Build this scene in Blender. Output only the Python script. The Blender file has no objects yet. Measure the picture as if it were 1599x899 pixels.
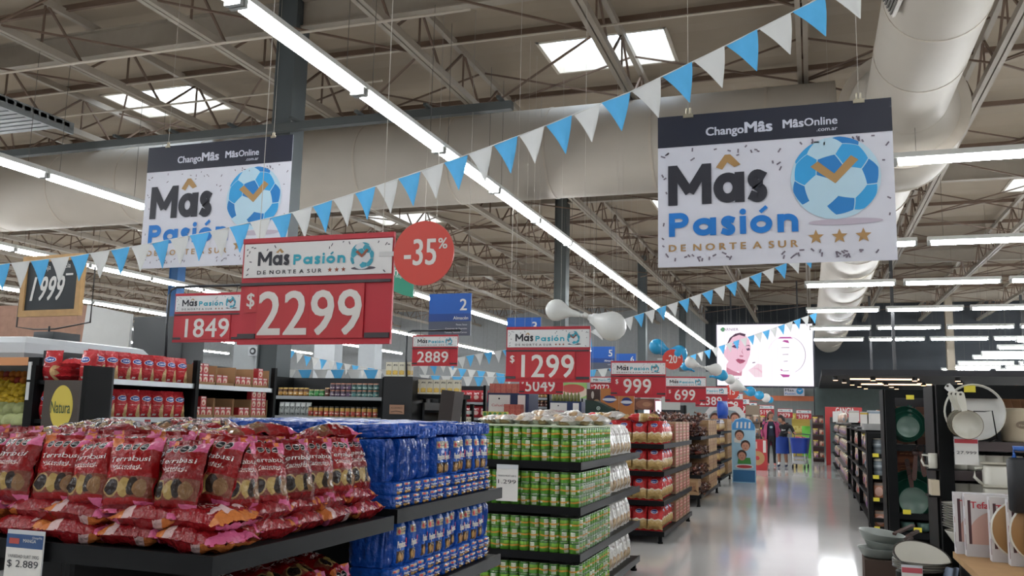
import bpy, math, random
from mathutils import Vector, Matrix, Euler, noise as mnoise
PI = math.pi
random.seed(7)
SC = bpy.context.scene
COL = SC.collection
# ---------------------------------------------------------------- camera
CX, CY, F = 799.5, 449.5, 1367.55
def _basis():
    d1 = Vector((468.5, 207.5, F)).normalized()          # along the aisle (+Y)
    d2 = Vector((-4039.5, 107.5, F)).normalized()        # across the aisle (-X)
    X = -d2; Y = d1; Z = X.cross(Y)
    if Z.y > 0: Z = -Z
    return X, Y, Z
BX, BY, BZ = _basis()
EYE = Vector((0, 0, 1.42))
def ray(x, y):
    c = Vector((x - CX, y - CY, F)); return Vector((BX.dot(c), BY.dot(c), BZ.dot(c)))
def at_z(x, y, z): r = ray(x, y); return EYE + r * ((z - EYE.z) / r.z)
def at_y(x, y, Y): r = ray(x, y); return EYE + r * (Y / r.y)
def at_d(x, y, D): return EYE + ray(x, y) * (D / F)                 # D = distance along the view axis
def at_x(x, y, X): r = ray(x, y); return EYE + r * (X / r.x)
cam = bpy.data.cameras.new('camera'); cam.sensor_width = 36; cam.lens = F / 1599 * 36; cam.clip_end = 300
cam.clip_start = .05
co = bpy.data.objects.new('camera', cam); COL.objects.link(co)
rx = Vector((BX.x, BY.x, BZ.x)); up = -Vector((BX.y, BY.y, BZ.y)); bk = -Vector((BX.z, BY.z, BZ.z))
m = Matrix((rx, up, bk)).transposed().to_4x4(); m.translation = EYE
co.matrix_world = m; SC.camera = co
# ---------------------------------------------------------------- light and exposure
SC.view_settings.view_transform = 'Standard'; SC.view_settings.look = 'None'
SC.view_settings.gamma = 1; SC.view_settings.use_curve_mapping = False
SC.view_settings.exposure = 0.0
TUBE_POWER = 46.0
wd = bpy.data.worlds.new('sky'); SC.world = wd; wd.use_nodes = True
bg = wd.node_tree.nodes['Background']; bg.inputs[0].default_value = (.80, .90, 1, 1); bg.inputs[1].default_value = 7.0
SC.cycles.max_bounces = 6; SC.cycles.diffuse_bounces = 4; SC.cycles.glossy_bounces = 3
SC.cycles.transparent_max_bounces = 8; SC.cycles.sample_clamp_indirect = 6
# ---------------------------------------------------------------- helpers
def lin(h):
    h = h.lstrip('#'); o = []
    for i in (0, 2, 4):
        c = int(h[i:i+2], 16) / 255; o.append(c / 12.92 if c <= .04045 else ((c + .055) / 1.055) ** 2.4)
    return (*o, 1)
def pm(name, base, layers=(), rough=.5, metal=0, bump=0, bscale=30, noise=.08, nscale=6, vary=0, emit=0, dist=0, coat=0, spec=.5):
    """procedural surface: base colour, printed shapes in UV (r rect, e ellipse, w wavy band, s fine print), grain, bump"""
    m = bpy.data.materials.new(name); m.use_nodes = True
    nt = m.node_tree; N = nt.nodes; L = nt.links; bs = N['Principled BSDF']
    def math_(op, a, b=0.0):
        n = N.new('ShaderNodeMath'); n.operation = op
        for i, v in enumerate((a, b)):
            if isinstance(v, (int, float)): n.inputs[i].default_value = v
            else: L.new(v, n.inputs[i])
        return n.outputs[0]
    tc = N.new('ShaderNodeTexCoord')
    rgb = N.new('ShaderNodeRGB'); rgb.outputs[0].default_value = lin(base); col = rgb.outputs[0]
    if layers:
        sp = N.new('ShaderNodeSeparateXYZ'); L.new(tc.outputs['UV'], sp.inputs[0]); U, V = sp.outputs[0], sp.outputs[1]
        if dist:
            nz = N.new('ShaderNodeTexNoise'); nz.inputs['Scale'].default_value = 7; L.new(tc.outputs['UV'], nz.inputs['Vector'])
            d = math_('MULTIPLY', math_('SUBTRACT', nz.outputs[0], .5), dist); U = math_('ADD', U, d); V = math_('ADD', V, d)
        for l in layers:
            k = l[0]
            if k in 'rs':
                a = math_('MULTIPLY', math_('GREATER_THAN', U, l[1]), math_('LESS_THAN', U, l[3]))
                b = math_('MULTIPLY', math_('GREATER_THAN', V, l[2]), math_('LESS_THAN', V, l[4]))
                mk = math_('MULTIPLY', a, b)
                if k == 's':
                    st = math_('GREATER_THAN', math_('SINE', math_('MULTIPLY', V, l[6])), .1)
                    nn = N.new('ShaderNodeTexNoise'); nn.inputs['Scale'].default_value = l[6] * .35; L.new(tc.outputs['UV'], nn.inputs['Vector'])
                    mk = math_('MULTIPLY', mk, math_('MULTIPLY', st, math_('GREATER_THAN', nn.outputs[0], .47)))
            elif k == 'e':
                a = math_('DIVIDE', math_('SUBTRACT', U, l[1]), l[3]); b = math_('DIVIDE', math_('SUBTRACT', V, l[2]), l[4])
                mk = math_('LESS_THAN', math_('ADD', math_('MULTIPLY', a, a), math_('MULTIPLY', b, b)), 1)
            else:  # w: v0, v1, amp, freq
                o = math_('MULTIPLY', math_('SINE', math_('MULTIPLY', U, l[4])), l[3]); q = math_('ADD', V, o)
                mk = math_('MULTIPLY', math_('GREATER_THAN', q, l[1]), math_('LESS_THAN', q, l[2]))
            mx = N.new('ShaderNodeMix'); mx.data_type = 'RGBA'; L.new(mk, mx.inputs[0]); L.new(col, mx.inputs[6])
            mx.inputs[7].default_value = lin(l[5]); col = mx.outputs[2]
    if noise or vary:
        f = None
        if noise:
            nz = N.new('ShaderNodeTexNoise'); nz.inputs['Scale'].default_value = nscale; nz.inputs['Detail'].default_value = 4
            L.new(tc.outputs['Object'], nz.inputs['Vector']); f = math_('ADD', math_('MULTIPLY', math_('SUBTRACT', nz.outputs[0], .5), noise * 3), 1)
        if vary:
            oi = N.new('ShaderNodeObjectInfo'); g = math_('ADD', math_('MULTIPLY', math_('SUBTRACT', oi.outputs['Random'], .5), vary * 2), 1)
            f = math_('MULTIPLY', f, g) if f else g
        vm = N.new('ShaderNodeVectorMath'); vm.operation = 'SCALE'; L.new(col, vm.inputs[0]); L.new(f, vm.inputs['Scale']); col = vm.outputs[0]
    L.new(col, bs.inputs['Base Color']); bs.inputs['Roughness'].default_value = rough; bs.inputs['Metallic'].default_value = metal
    bs.inputs['Specular IOR Level'].default_value = spec
    if coat: bs.inputs['Coat Weight'].default_value = coat; bs.inputs['Coat Roughness'].default_value = .08
    if emit: L.new(col, bs.inputs['Emission Color']); bs.inputs['Emission Strength'].default_value = emit
    if bump:
        nz = N.new('ShaderNodeTexNoise'); nz.inputs['Scale'].default_value = bscale; nz.inputs['Detail'].default_value = 3
        L.new(tc.outputs['Object'], nz.inputs['Vector']); bp = N.new('ShaderNodeBump'); bp.inputs['Strength'].default_value = bump
        bp.inputs['Distance'].default_value = .02; L.new(nz.outputs[0], bp.inputs['Height']); L.new(bp.outputs[0], bs.inputs['Normal'])
    return m
MATS = {}
def flat(h, rough=.5, metal=0, noise=.04, **k):
    key = (h, rough, metal, tuple(sorted(k.items())))
    if key not in MATS: MATS[key] = pm('paint_' + h.lstrip('#'), h, rough=rough, metal=metal, noise=noise, **k)
    return MATS[key]
_TX = {}
def textgeo(s, bold=0.0):
    if (s, bold) not in _TX:
        c = bpy.data.curves.new('t', 'FONT'); c.body = s; c.size = 1; c.offset = bold; c.resolution_u = 3; c.fill_mode = 'FRONT'
        o = bpy.data.objects.new('t', c); me = bpy.data.meshes.new_from_object(o)
        vs = [(v.co.x, v.co.y) for v in me.vertices]; fs = [tuple(p.vertices) for p in me.polygons]
        bpy.data.objects.remove(o); bpy.data.curves.remove(c); bpy.data.meshes.remove(me)
        xs = [v[0] for v in vs] or [0]; _TX[s, bold] = (vs, fs, min(xs), max(xs))
    return _TX[s, bold]
CAP = .729
class MB:
    def __init__(s): s.v = []; s.f = []; s.m = []; s.u = []; s.s = []
    def add(s, vs, fs, mi=0, uvs=None, smooth=False):
        b = len(s.v); s.v += [tuple(v) for v in vs]
        for i, f in enumerate(fs):
            s.f.append(tuple(b + k for k in f)); s.m.append(mi[i] if isinstance(mi, list) else mi); s.s.append(smooth)
            s.u.append(uvs[i] if uvs else [(0, 0)] * len(f))
        return s
    def quad(s, a, b, c, d, mi=0): return s.add([a, b, c, d], [(0, 1, 2, 3)], mi, [[(0, 0), (1, 0), (1, 1), (0, 1)]])
    def box(s, x0, y0, z0, x1, y1, z1, mi=0, mat=None, faces=None):
        vs = [Vector(p) for p in ((x0,y0,z0),(x1,y0,z0),(x1,y1,z0),(x0,y1,z0),(x0,y0,z1),(x1,y0,z1),(x1,y1,z1),(x0,y1,z1))]
        if mat: vs = [mat @ v for v in vs]
        fs = [(0,1,5,4),(1,2,6,5),(2,3,7,6),(3,0,4,7),(4,5,6,7),(3,2,1,0)]   # front(-y) right back left top bottom
        q = [(0,0),(1,0),(1,1),(0,1)]
        return s.add(vs, fs, list(faces) if faces else mi, [q] * 6)
    def rbox(s, x0, y0, z0, x1, y1, z1, r, mi=0, n=3):
        """box with rounded vertical edges and softened top/bottom"""
        pts = []
        for cx, cy, a0 in ((x1-r,y1-r,0),(x0+r,y1-r,PI/2),(x0+r,y0+r,PI),(x1-r,y0+r,1.5*PI)):
            for k in range(n+1): a = a0 + PI/2*k/n; pts.append((cx, cy, math.cos(a), math.sin(a)))
        rings = [(z0, r*.4), (z0+r*.4, 0), (z1-r*.4, 0), (z1, r*.4)]; k = len(pts)
        vs = [(p[0]+p[2]*(r-i), p[1]+p[3]*(r-i), z) for z, i in rings for p in pts]
        fs = [(a*k+j, a*k+(j+1)%k, (a+1)*k+(j+1)%k, (a+1)*k+j) for a in range(3) for j in range(k)]
        fs += [tuple(3*k+j for j in range(k)), tuple(reversed(range(k)))]
        w, h = x1-x0, z1-z0
        uv = [[((vs[i][0]-x0)/w, (vs[i][2]-z0)/h) for i in f] for f in fs]
        return s.add(vs, fs, mi, uv, True)
    def cyl(s, p0, p1, r0, r1=None, n=10, mi=0, caps=True, smooth=True):
        p0 = Vector(p0); p1 = Vector(p1); r1 = r0 if r1 is None else r1
        d = (p1-p0).normalized(); a = d.orthogonal().normalized(); b = d.cross(a)
        vs = [p + (a*math.cos(2*PI*k/n) + b*math.sin(2*PI*k/n))*r for p, r in ((p0,r0),(p1,r1)) for k in range(n)]
        s.add(vs, [(k,(k+1)%n,n+(k+1)%n,n+k) for k in range(n)], mi, [[(k/n,0),((k+1)/n,0),((k+1)/n,1),(k/n,1)] for k in range(n)], smooth)
        if caps: s.add(vs, [tuple(reversed(range(n))), tuple(range(n, 2*n))], mi)
        return s
    def bar(s, p0, p1, w, h=None, mi=0):
        p0 = Vector(p0); p1 = Vector(p1); h = h or w; d = (p1-p0); L = d.length; d.normalize()
        u = Vector((0,0,1)) if abs(d.z) < .9 else Vector((1,0,0)); a = d.cross(u).normalized(); b = a.cross(d)
        M = Matrix((a, d, b)).transposed().to_4x4(); M.translation = p0
        return s.box(-w/2, 0, -h/2, w/2, L, h/2, mi, M)
    def tube(s, pts, r, n=6, mi=0):
        pts = [Vector(p) for p in pts]; vs = []; fs = []
        for i, p in enumerate(pts):
            d = (pts[min(i+1,len(pts)-1)] - pts[max(i-1,0)]).normalized(); u = Vector((0,0,1)) if abs(d.z) < .95 else Vector((1,0,0))
            a = d.cross(u).normalized(); b = a.cross(d)
            vs += [p + (a*math.cos(2*PI*k/n) + b*math.sin(2*PI*k/n))*r for k in range(n)]
        for i in range(len(pts)-1): fs += [(i*n+k, i*n+(k+1)%n, (i+1)*n+(k+1)%n, (i+1)*n+k) for k in range(n)]
        fs += [tuple(reversed(range(n))), tuple((len(pts)-1)*n+k for k in range(n))]
        return s.add(vs, fs, mi, None, True)
    def lathe(s, prof, n=16, mi=0, M=None, mis=None, caps=True):
        vs = []; fs = []; uv = []; ml = []; zs = [p[1] for p in prof]; z0, z1 = min(zs), max(zs) or 1
        for r, z in prof:
            for k in range(n): vs.append(Vector((r*math.cos(2*PI*k/n), r*math.sin(2*PI*k/n), z)))
        for i in range(len(prof)-1):
            for k in range(n):
                fs.append((i*n+k, i*n+(k+1)%n, (i+1)*n+(k+1)%n, (i+1)*n+k)); ml.append(mis[i] if mis else mi)
                a, b = (prof[i][1]-z0)/(z1-z0+1e-9), (prof[i+1][1]-z0)/(z1-z0+1e-9); uv.append([(k/n,a),((k+1)/n,a),((k+1)/n,b),(k/n,b)])
        for ring, rev in ((0, True), (len(prof)-1, False)):
            if caps and prof[ring][0] > 1e-6:
                f = [ring*n+k for k in range(n)]; fs.append(tuple(reversed(f)) if rev else tuple(f)); ml.append(mis[0 if rev else -1] if mis else mi); uv.append([(0,0)]*n)
        if M: vs = [M @ v for v in vs]
        return s.add(vs, fs, ml, uv, True)
    def grid(s, fn, nu, nv, mi=0, smooth=True):
        vs = [fn(i/nu, j/nv) for j in range(nv+1) for i in range(nu+1)]; w = nu+1; fs = []; uv = []
        for j in range(nv):
            for i in range(nu):
                fs.append((j*w+i, j*w+i+1, (j+1)*w+i+1, (j+1)*w+i)); uv.append([(i/nu,j/nv),((i+1)/nu,j/nv),((i+1)/nu,(j+1)/nv),(i/nu,(j+1)/nv)])
        return s.add(vs, fs, mi, uv, smooth)
    def poly(s, pts, y, mi=0, t=0):
        """flat outline (x, z) facing -Y at depth y, with thickness t behind it"""
        n = len(pts); f = [(p[0], y, p[1]) for p in pts]
        xs = [p[0] for p in pts]; zs = [p[1] for p in pts]; w = (max(xs)-min(xs)) or 1; h = (max(zs)-min(zs)) or 1
        uv = [((p[0]-min(xs))/w, (p[1]-min(zs))/h) for p in pts]
        if not t: return s.add(f, [tuple(range(n))], mi, [uv])
        vs = f + [(p[0], y+t, p[1]) for p in pts]
        return s.add(vs, [tuple(range(n)), tuple(reversed(range(n, 2*n)))] + [(i, i+n, (i+1)%n+n, (i+1)%n) for i in range(n)], mi, [uv, uv] + [[(0,0)]*4]*n)
    def disc(s, cx, cz, r, y, mi=0, t=0, rz=None, n=28): return s.poly([(cx + r*math.cos(2*PI*k/n), cz + (rz or r)*math.sin(2*PI*k/n)) for k in range(n)], y, mi, t)
    def text(s, txt, x, z, h, y=0, mi=0, sx=1, bold=0, al='c', shear=0, fn=None, fit=None):
        """lettering of cap height h whose baseline starts at (x, z), on the plane y facing -Y"""
        vs, fs, a, b = textgeo(txt); k = h / CAP
        if fit: sx = fit / max((b - a) * k, 1e-6)
        off = {'c': (a+b)/2, 'l': a, 'r': b}[al]
        P = [(x + ((p[0]-off)*sx + p[1]*shear)*k, z + p[1]*k) for p in vs]
        d = bold * h * .75
        for i, (ox, oz) in enumerate(((-d,-d*.5),(d,-d*.5),(-d,d*.5),(d,d*.5)) if bold else ((0,0),)):
            e = -.0003*i
            s.add([Vector(fn(p[0]+ox, p[1]+oz)) + Vector((0,e,0)) for p in P] if fn else [(p[0]+ox, y+e, p[1]+oz) for p in P], fs, mi)
        return s
    def stroke(s, pts, t, y, mi):
        """flat ribbon of width t along the points (x, z)"""
        pts = [p for i, p in enumerate(pts) if i == 0 or (Vector(p)-Vector(pts[i-1])).length > 1e-5]; n = len(pts); L = []; Rr = []
        ring = (Vector(pts[0])-Vector(pts[-1])).length < 1e-4
        for i in range(n):
            a = Vector(pts[max(i-1,0)]); c = Vector(pts[min(i+1,n-1)])
            if ring and i in (0, n-1): a = Vector(pts[-2]); c = Vector(pts[1])
            p = Vector(pts[i]); d = (c-a).normalized(); q = Vector((-d.y,d.x))
            if 0 < i < n-1:
                e = (p-a).normalized(); k = max(.35, abs(q.dot(Vector((-e.y,e.x)))))
            else: k = 1
            L.append(p+q*t/2/k); Rr.append(p-q*t/2/k)
        vs = [(v.x,y,v.y) for v in L+Rr]
        return s.add(vs, [(i,i+1,n+i+1,n+i) for i in range(n-1)], mi)
    def geo(s, word, x, z, h, mi, y=0, fit=None, t=.20):
        """heavy round lettering built from strokes"""
        arc = lambda cx, cy, r, a0, a1, n=18: [(cx+r*math.cos(math.radians(a0+(a1-a0)*k/n)), cy+r*math.sin(math.radians(a0+(a1-a0)*k/n))) for k in range(n+1)]
        X = .74; r = (X-t)/2; c = X/2; g = {
            'M': (1.16, [[(t/2,0),(t/2,1)],[(1.16-t/2,0),(1.16-t/2,1)],[(t*.55,.94),(.58,.30)],[(1.16-t*.55,.94),(.58,.30)]]),
            'a': (.80, [arc(c,c,r,0,360,30),[(.80-t/2,0),(.80-t/2,X)]]),
            's': (.54, [[(.47,.575)]+arc(.27,.535,.125,40,270,14)[1:]+arc(.27,.21,.125+.0,90,-130,14)[1:]+[(.06,.17)]]),
            'P': (.70, [[(t/2,0),(t/2,1)],[(t/2,1-t/2),(.38,1-t/2)]+arc(.38,.68,.32-t/2,90,-90,14)+[(t/2,.36+t/2)]]),
            'i': (.22, [[(.11,0),(.11,X)]]), 'o': (.76, [arc(c,c,r,0,360,30)]),
            'n': (.68, [[(t/2,0),(t/2,X)],arc(.34,X-.34,.34-t/2,180,0,16)+[(.68-t/2,0)]])}
        W = sum(g[ch][0] for ch in word) + .09*(len(word)-1); sx = (fit/(W*h)) if fit else 1; u = 0; k = 0
        for ch in word:
            w, st = g[ch]
            for pts in st: s.stroke([(x+(u+p[0])*h*sx, z+p[1]*h) for p in pts], t*h, y-.0003*k, mi); k += 1
            if ch == 'i': s.disc(x+(u+.11)*h*sx, z+.92*h, .125*h, y-.0003*k, mi); k += 1
            if ch == 'o': s.stroke([(x+(u+.34)*h*sx, z+.86*h),(x+(u+.55)*h*sx, z+1.08*h)], .15*h, y-.0003*k, mi); k += 1
            u += w + .09
        return s
    def mesh(s, name, mats):
        me = bpy.data.meshes.new(name); me.from_pydata(s.v, [], s.f)
        for m in (mats if isinstance(mats, (list, tuple)) else [mats]): me.materials.append(m)
        me.polygons.foreach_set('material_index', s.m); me.polygons.foreach_set('use_smooth', s.s)
        uv = me.uv_layers.new(name='uv'); uv.data.foreach_set('uv', [c for f in s.u for p in f for c in p]); me.update()
        return me
    def build(s, name, mats, parent=None, loc=None, rot=None):
        return ob(name, s.mesh(name, mats), parent, loc, rot)
def ob(name, data, parent=None, loc=None, rot=None):
    o = bpy.data.objects.new(name, data); COL.objects.link(o)
    if parent: o.parent = parent
    if loc is not None: o.location = loc
    if rot is not None: o.rotation_euler = rot
    return o
def tag(o, label, cat, group=None, kind=None):
    o['label'] = label; o['category'] = cat
    if group: o['group'] = group
    if kind: o['kind'] = kind
    return o
def thing(name, label, cat, loc=(0,0,0), rot=(0,0,0), group=None): return tag(ob(name, None, None, loc, rot), label, cat, group)
def struct(name, mb, mats, label=None):
    o = mb.build(name, mats); o['kind'] = 'structure'
    if label: o['label'] = label
    return o
def spawn(proto, loc, rot, label, cat, group=None, scale=None):
    """one more thing of a kind: proto = (name, mesh or None, [(part name, mesh, [...sub-parts])])"""
    o = tag(ob(proto[0], proto[1], None, loc, rot), label, cat, group)
    if scale: o.scale = scale
    def kids(p, lst):
        for c in lst: kids(ob(c[0], c[1], p), c[2] if len(c) > 2 else [])
    kids(o, proto[2] if len(proto) > 2 else []); return o
R = random.uniform
# ---------------------------------------------------------------- the building
ROOF = 8.2
LZ = 5.15
XA, XB, YA, YB = -58.0, 26.0, -20.0, 54.0
floor_m = pm('polished_floor', 'dedcd9', rough=.085, noise=.05, nscale=1.2)
struct('floor', MB().quad((XA,YA,0),(XB,YA,0),(XB,YB,0),(XA,YB,0)), floor_m)
roof_m = pm('roof_lining', '9d8f7d', rough=.85, noise=.07, nscale=.8)
steel_m = pm('painted_steel', '9c9285', rough=.6, noise=.06)
rust_m = pm('brown_steel', '6a5648', rough=.7, noise=.1)
SKY = [(x, y) for x in (-54.6, -44.6, -34.6, -24.6, -14.6, -4.6, 5.4, 15.4) for y in (2.6, 14.5, 26.6, 38.5, 50.4)]
SW, SD = 2.35, 1.5
xb = sorted({XA, XB, *[x for x, _ in SKY], *[x + SW for x, _ in SKY]})
yb = sorted({YA, YB, *[y for _, y in SKY], *[y + SD for _, y in SKY], *[YA + .375*k for k in range(int((YB-YA)/.375))]})
def sag(y): return ROOF - .06 * abs(math.sin(PI * y / 1.5))
rf = MB()
for i in range(len(xb)-1):
    for j in range(len(yb)-1):
        xm, ym = (xb[i]+xb[i+1])/2, (yb[j]+yb[j+1])/2
        if any(x < xm < x+SW and y < ym < y+SD for x, y in SKY): continue
        rf.quad((xb[i],yb[j],sag(yb[j])),(xb[i+1],yb[j],sag(yb[j])),(xb[i+1],yb[j+1],sag(yb[j+1])),(xb[i],yb[j+1],sag(yb[j+1])))
struct('ceiling', rf, roof_m)
pane_m = bpy.data.materials.new('skylight_plastic'); pane_m.use_nodes = True
_n = pane_m.node_tree; _o = _n.nodes['Material Output']; _a = _n.nodes.new('ShaderNodeBsdfTransparent'); _a.inputs[0].default_value = (.9,.93,.97,1)
_t = _n.nodes.new('ShaderNodeBsdfTranslucent'); _x = _n.nodes.new('ShaderNodeMixShader'); _x.inputs[0].default_value = .25
_n.links.new(_a.outputs[0], _x.inputs[1]); _n.links.new(_t.outputs[0], _x.inputs[2]); _n.links.new(_x.outputs[0], _o.inputs[0])
curb_m = flat('d8cfc0', .8)
for k, (x, y) in enumerate(SKY):
    b = MB(); z0, z1 = ROOF-.07, ROOF+.45; e = .02
    for a in ((x-e,y-e,x+.04,y+SD+e),(x+SW-.04,y-e,x+SW+e,y+SD+e),(x,y-e,x+SW,y+.04),(x,y+SD-.04,x+SW,y+SD+e)): b.box(a[0],a[1],z0,a[2],a[3],z1)
    w = struct('window_%d' % (k+1), b, curb_m, 'white framed skylight set in the roof lining')
    MB().box(x,y,z1-.03,x+SW,y+SD,z1-.01).build('pane', pane_m, w)
wall_m = pm('painted_wall', '8d8f90', rough=.8); dark_wall = pm('dark_slate_wall', '20262c', rough=.7); lw = pm('left_wall', 'a7a8aa', rough=.8)
t = .2
struct('wall_left', MB().box(XA-t,YA,0,XA,YB,ROOF+.5), lw)
struct('wall_right', MB().box(XB,YA,0,XB+t,YB,ROOF+.5), wall_m)
struct('wall_back', MB().box(-6,YB,0,XB,YB+t,ROOF+.5).box(XA,YB,0,-6,YB+t,ROOF+.5,1), [dark_wall, wall_m])
struct('wall_front', MB().box(XA,YA-t,0,XB,YA,ROOF+.5), wall_m)
# partition under the screen
pw = struct('wall_partition', MB().box(-6.2,42,0,.1,42.2,3.6), pm('grey_partition', '7c8180', rough=.7))
MB().box(-6.2,41.97,2.3,.1,42,2.52).build('stripe', flat('c8714e'), pw)
# columns
for cx, cy, c1 in ((-7.75,11.5,'4a5052'),(-6.66,23.8,'464b4a'),(-6.57,36,'4b5254'),(-6.48,47.5,'4b5254'),(-20,23.8,'24507e'),(-33,23.8,'4a5052'),(6.5,47.5,'8d8272')):
    b = MB().box(cx-.16,cy-.16,0,cx+.16,cy+.16,ROOF-.1)
    for s_ in (-1,1): b.box(cx+s_*.16-.012,cy-.19,0,cx+s_*.16+.012,cy+.19,ROOF-.1)
    struct('column', b, flat(c1, .6), 'steel column carrying the roof')
# long roof trusses, running the length of the shop
for x in [-56.05+2.95*k for k in range(28)]:
    tr = ob('roof_truss', None); tr['kind'] = 'structure'; tr['label'] = 'lattice steel truss running the length of the roof'
    z0, z1 = 7.18, 7.98
    b = MB()
    for s_ in (-.05, .05): b.bar((x+s_,YA,z0),(x+s_,YB,z0),.075,.12)
    b.build('bottom_chord', steel_m, tr)
    MB().bar((x,YA,z1),(x,YB,z1),.09,.12).build('top_chord', steel_m, tr)
    w = MB(); n = int((YB-YA)/.95)
    for k in range(n):
        ya = YA + .95*k; w.bar((x,ya,z0 if k%2 else z1),(x,ya+.95,z1 if k%2 else z0),.035,.035)
        if k % 2 == 0: w.bar((x,ya,z0),(x,ya,z1),.028,.028)
    w.build('web', rust_m, tr)
    # cross bracing down to the neighbouring truss
    w = MB()
    for k in range(12):
        y = YA + 1 + 5.7*k
        w.bar((x,y,z0),(x+2.95,y,z1),.03); w.bar((x,y,z1),(x+2.95,y,z0),.03); w.bar((x,y,z0+.02),(x+2.95,y+2.85,z0+.02),.03); w.bar((x+2.95,y+2.85,z0+.02),(x,y+5.7,z0+.02),.03)
    w.build('bracing', rust_m, tr)
# girders across the shop
for y, zz in ((-12.5,7.7),(-.5,7.7),(11.5,7.7),(23.8,7.7),(36,7.7),(47.5,7.7)):
    b = MB().box(XA,y-.09,zz-.24,XB,y+.09,zz-.215).box(XA,y-.09,zz+.215,XB,y+.09,zz+.24).box(XA,y-.012,zz-.22,XB,y+.012,zz+.22)
    struct('roof_girder', b, steel_m, 'deep steel girder crossing under the trusses')
for y in [YA + .8 + 3*k for k in range(24)]:
    struct('purlin', MB().box(XA,y-.03,8.0,XB,y+.03,8.1), rust_m, 'thin purlin under the roof lining')
# cable tray along the first columns
p0 = at_y(190,224,11.06); p1 = at_y(800,158,11.06)
b = MB().box(p0.x-6,11.0,p0.z-.06,p1.x,11.12,p0.z+.06)
for k in range(7): b.box(p0.x+1.1*k,10.85,p0.z+.05,p0.x+1.1*k+.05,11.28,p0.z+.09)
tray = tag(b.build('cable_tray', flat('3c403f',.6)), 'dark cable tray crossing in front of the cream duct', 'cable tray')
for k, (a, c, yy) in enumerate((((0,115),(400,75),9.2),((0,193),(360,176),12.6),((800,58),(1200,3),12.2))):
    q0 = at_y(*a,yy); q1 = at_y(*c,yy)
    tag(MB().cyl((XA,yy,q0.z),(q1.x+3,yy,q0.z),.018,n=6).build('conduit', flat('b9ae9f')), ('thin pale conduit crossing the roof nearest the front','thin conduit crossing below the square skylight','thin conduit crossing under the warm skylight')[k], 'conduit')
# ducts
duct_m = pm('duct_fabric', 'b0a89c', rough=.55, noise=.05, nscale=1.5)
ring_m = flat('b3a99b')
def rings(o, lst, r):
    for p, d in lst: p = Vector(p); d = Vector(d)*.02; MB().cyl(p-d, p+d, r, n=40).build('seam_ring', ring_m, o)
D1 = thing('air_duct', 'wide cream round duct crossing the shop under the roof', 'air duct', (0,15.2,6.25))
MB().cyl((XA+.5,0,0),(.5,0,0),.84,n=40).build('duct_tube', duct_m, D1)
rings(D1, [((-.6-1.9*k,0,0),(1,0,0)) for k in range(20)], .85)
D2 = thing('air_duct', 'cream round duct coming from the elbow towards the camera', 'air duct', (1.45,0,6.17))
MB().cyl((0,2,0),(0,13.5,0),.57,n=36).build('duct_tube', duct_m, D2)
rings(D2, [((0,y,0),(0,1,0)) for y in (4.4,6.4,8.4,10.2,11.8)], .578)
g = MB().box(-.2,-.03,-.17,.2,0,.17)
for k in range(7): g.box(-.17,-.05,-.14+.042*k,.17,-.03,-.12+.042*k,1)
g = g.build('air_grille', [flat('d8d4cc'), flat('5a5752')], D2, (-.53,9.6,-.24), (.4,0,-PI/2+.1))
D3 = thing('duct_junction', 'big rounded cream duct elbow where the ducts meet', 'air duct', (1.45,15.2,6.22))
pr = [(.58,-1.75),(.6,-1.5),(.80,-1.02),(.94,-.6),(.96,0),(.94,.55),(.85,.9),(.8,.95)]
MB().lathe(pr, 40, M=Matrix.Rotation(-PI/2,4,'X')).build('elbow_drum', duct_m, D3)
rings(D3, [((0,-1.0,0),(0,1,0)),((0,.5,0),(0,1,0))], .955)
D4 = thing('air_duct', 'cream duct running on from the elbow above the screen', 'air duct', (1.2,16.1,6.1))
MB().cyl((0,.06,0),(-.2,37.5,0),.76,n=36).build('duct_tube', duct_m, D4)
rings(D4, [((-.01*k,2+2.6*k,0),(0,1,0)) for k in range(13)], .772)
# metal roller hood at far left, under the roof
hv = MB()
for k in range(9): hv.box(-15.4,9.9+.16*k,6.15,-12.0,10.02+.16*k,6.22)
hv.box(-15.4,9.8,6.05,-15.34,11.4,6.25).box(-12.05,9.8,6.05,-12.0,11.4,6.25)
tag(hv.build('louver_panel', flat('8b9092',.4,.5)), 'grey slatted metal panel under the roof above left lights', 'louver panel')
# ---------------------------------------------------------------- lamps
tube_m = bpy.data.materials.new('lit_tube'); tube_m.use_nodes = True
_b = tube_m.node_tree.nodes['Principled BSDF']; _b.inputs['Emission Color'].default_value = (.93,.97,1,1); _b.inputs['Emission Strength'].default_value = TUBE_POWER
house_m = flat('d9dad6', .45)
LL = 2.32
def lamp_meshes(w):
    h = MB(); c = w*.5
    h.add([(0,-c,.0),(LL,-c,.0),(LL,-c*.6,.09),(0,-c*.6,.09),(0,c,0),(LL,c,0),(LL,c*.6,.09),(0,c*.6,.09)],
          [(0,1,2,3),(5,4,7,6),(3,2,6,7),(1,0,4,5),(0,3,7,4),(1,5,6,2)])
    tb = MB().cyl((.07,0,-.04),(LL-.07,0,-.04),.048,n=12)
    e1 = MB().box(.0,-c*.8,-.08,.045,c*.8,0); e2 = MB().box(LL-.045,-c*.8,-.08,LL,c*.8,0); ec = flat('9a9b98')
    return ('strip_light', None, [('lamp_housing', h.mesh('lamp_housing', house_m), [('end_cap', e1.mesh('end_cap', ec)), ('end_cap', e2.mesh('end_cap', ec))]), ('fluorescent_tube', tb.mesh('fluorescent_tube', tube_m))])
LAMP = lamp_meshes(.22)
_WR = {}
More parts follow.
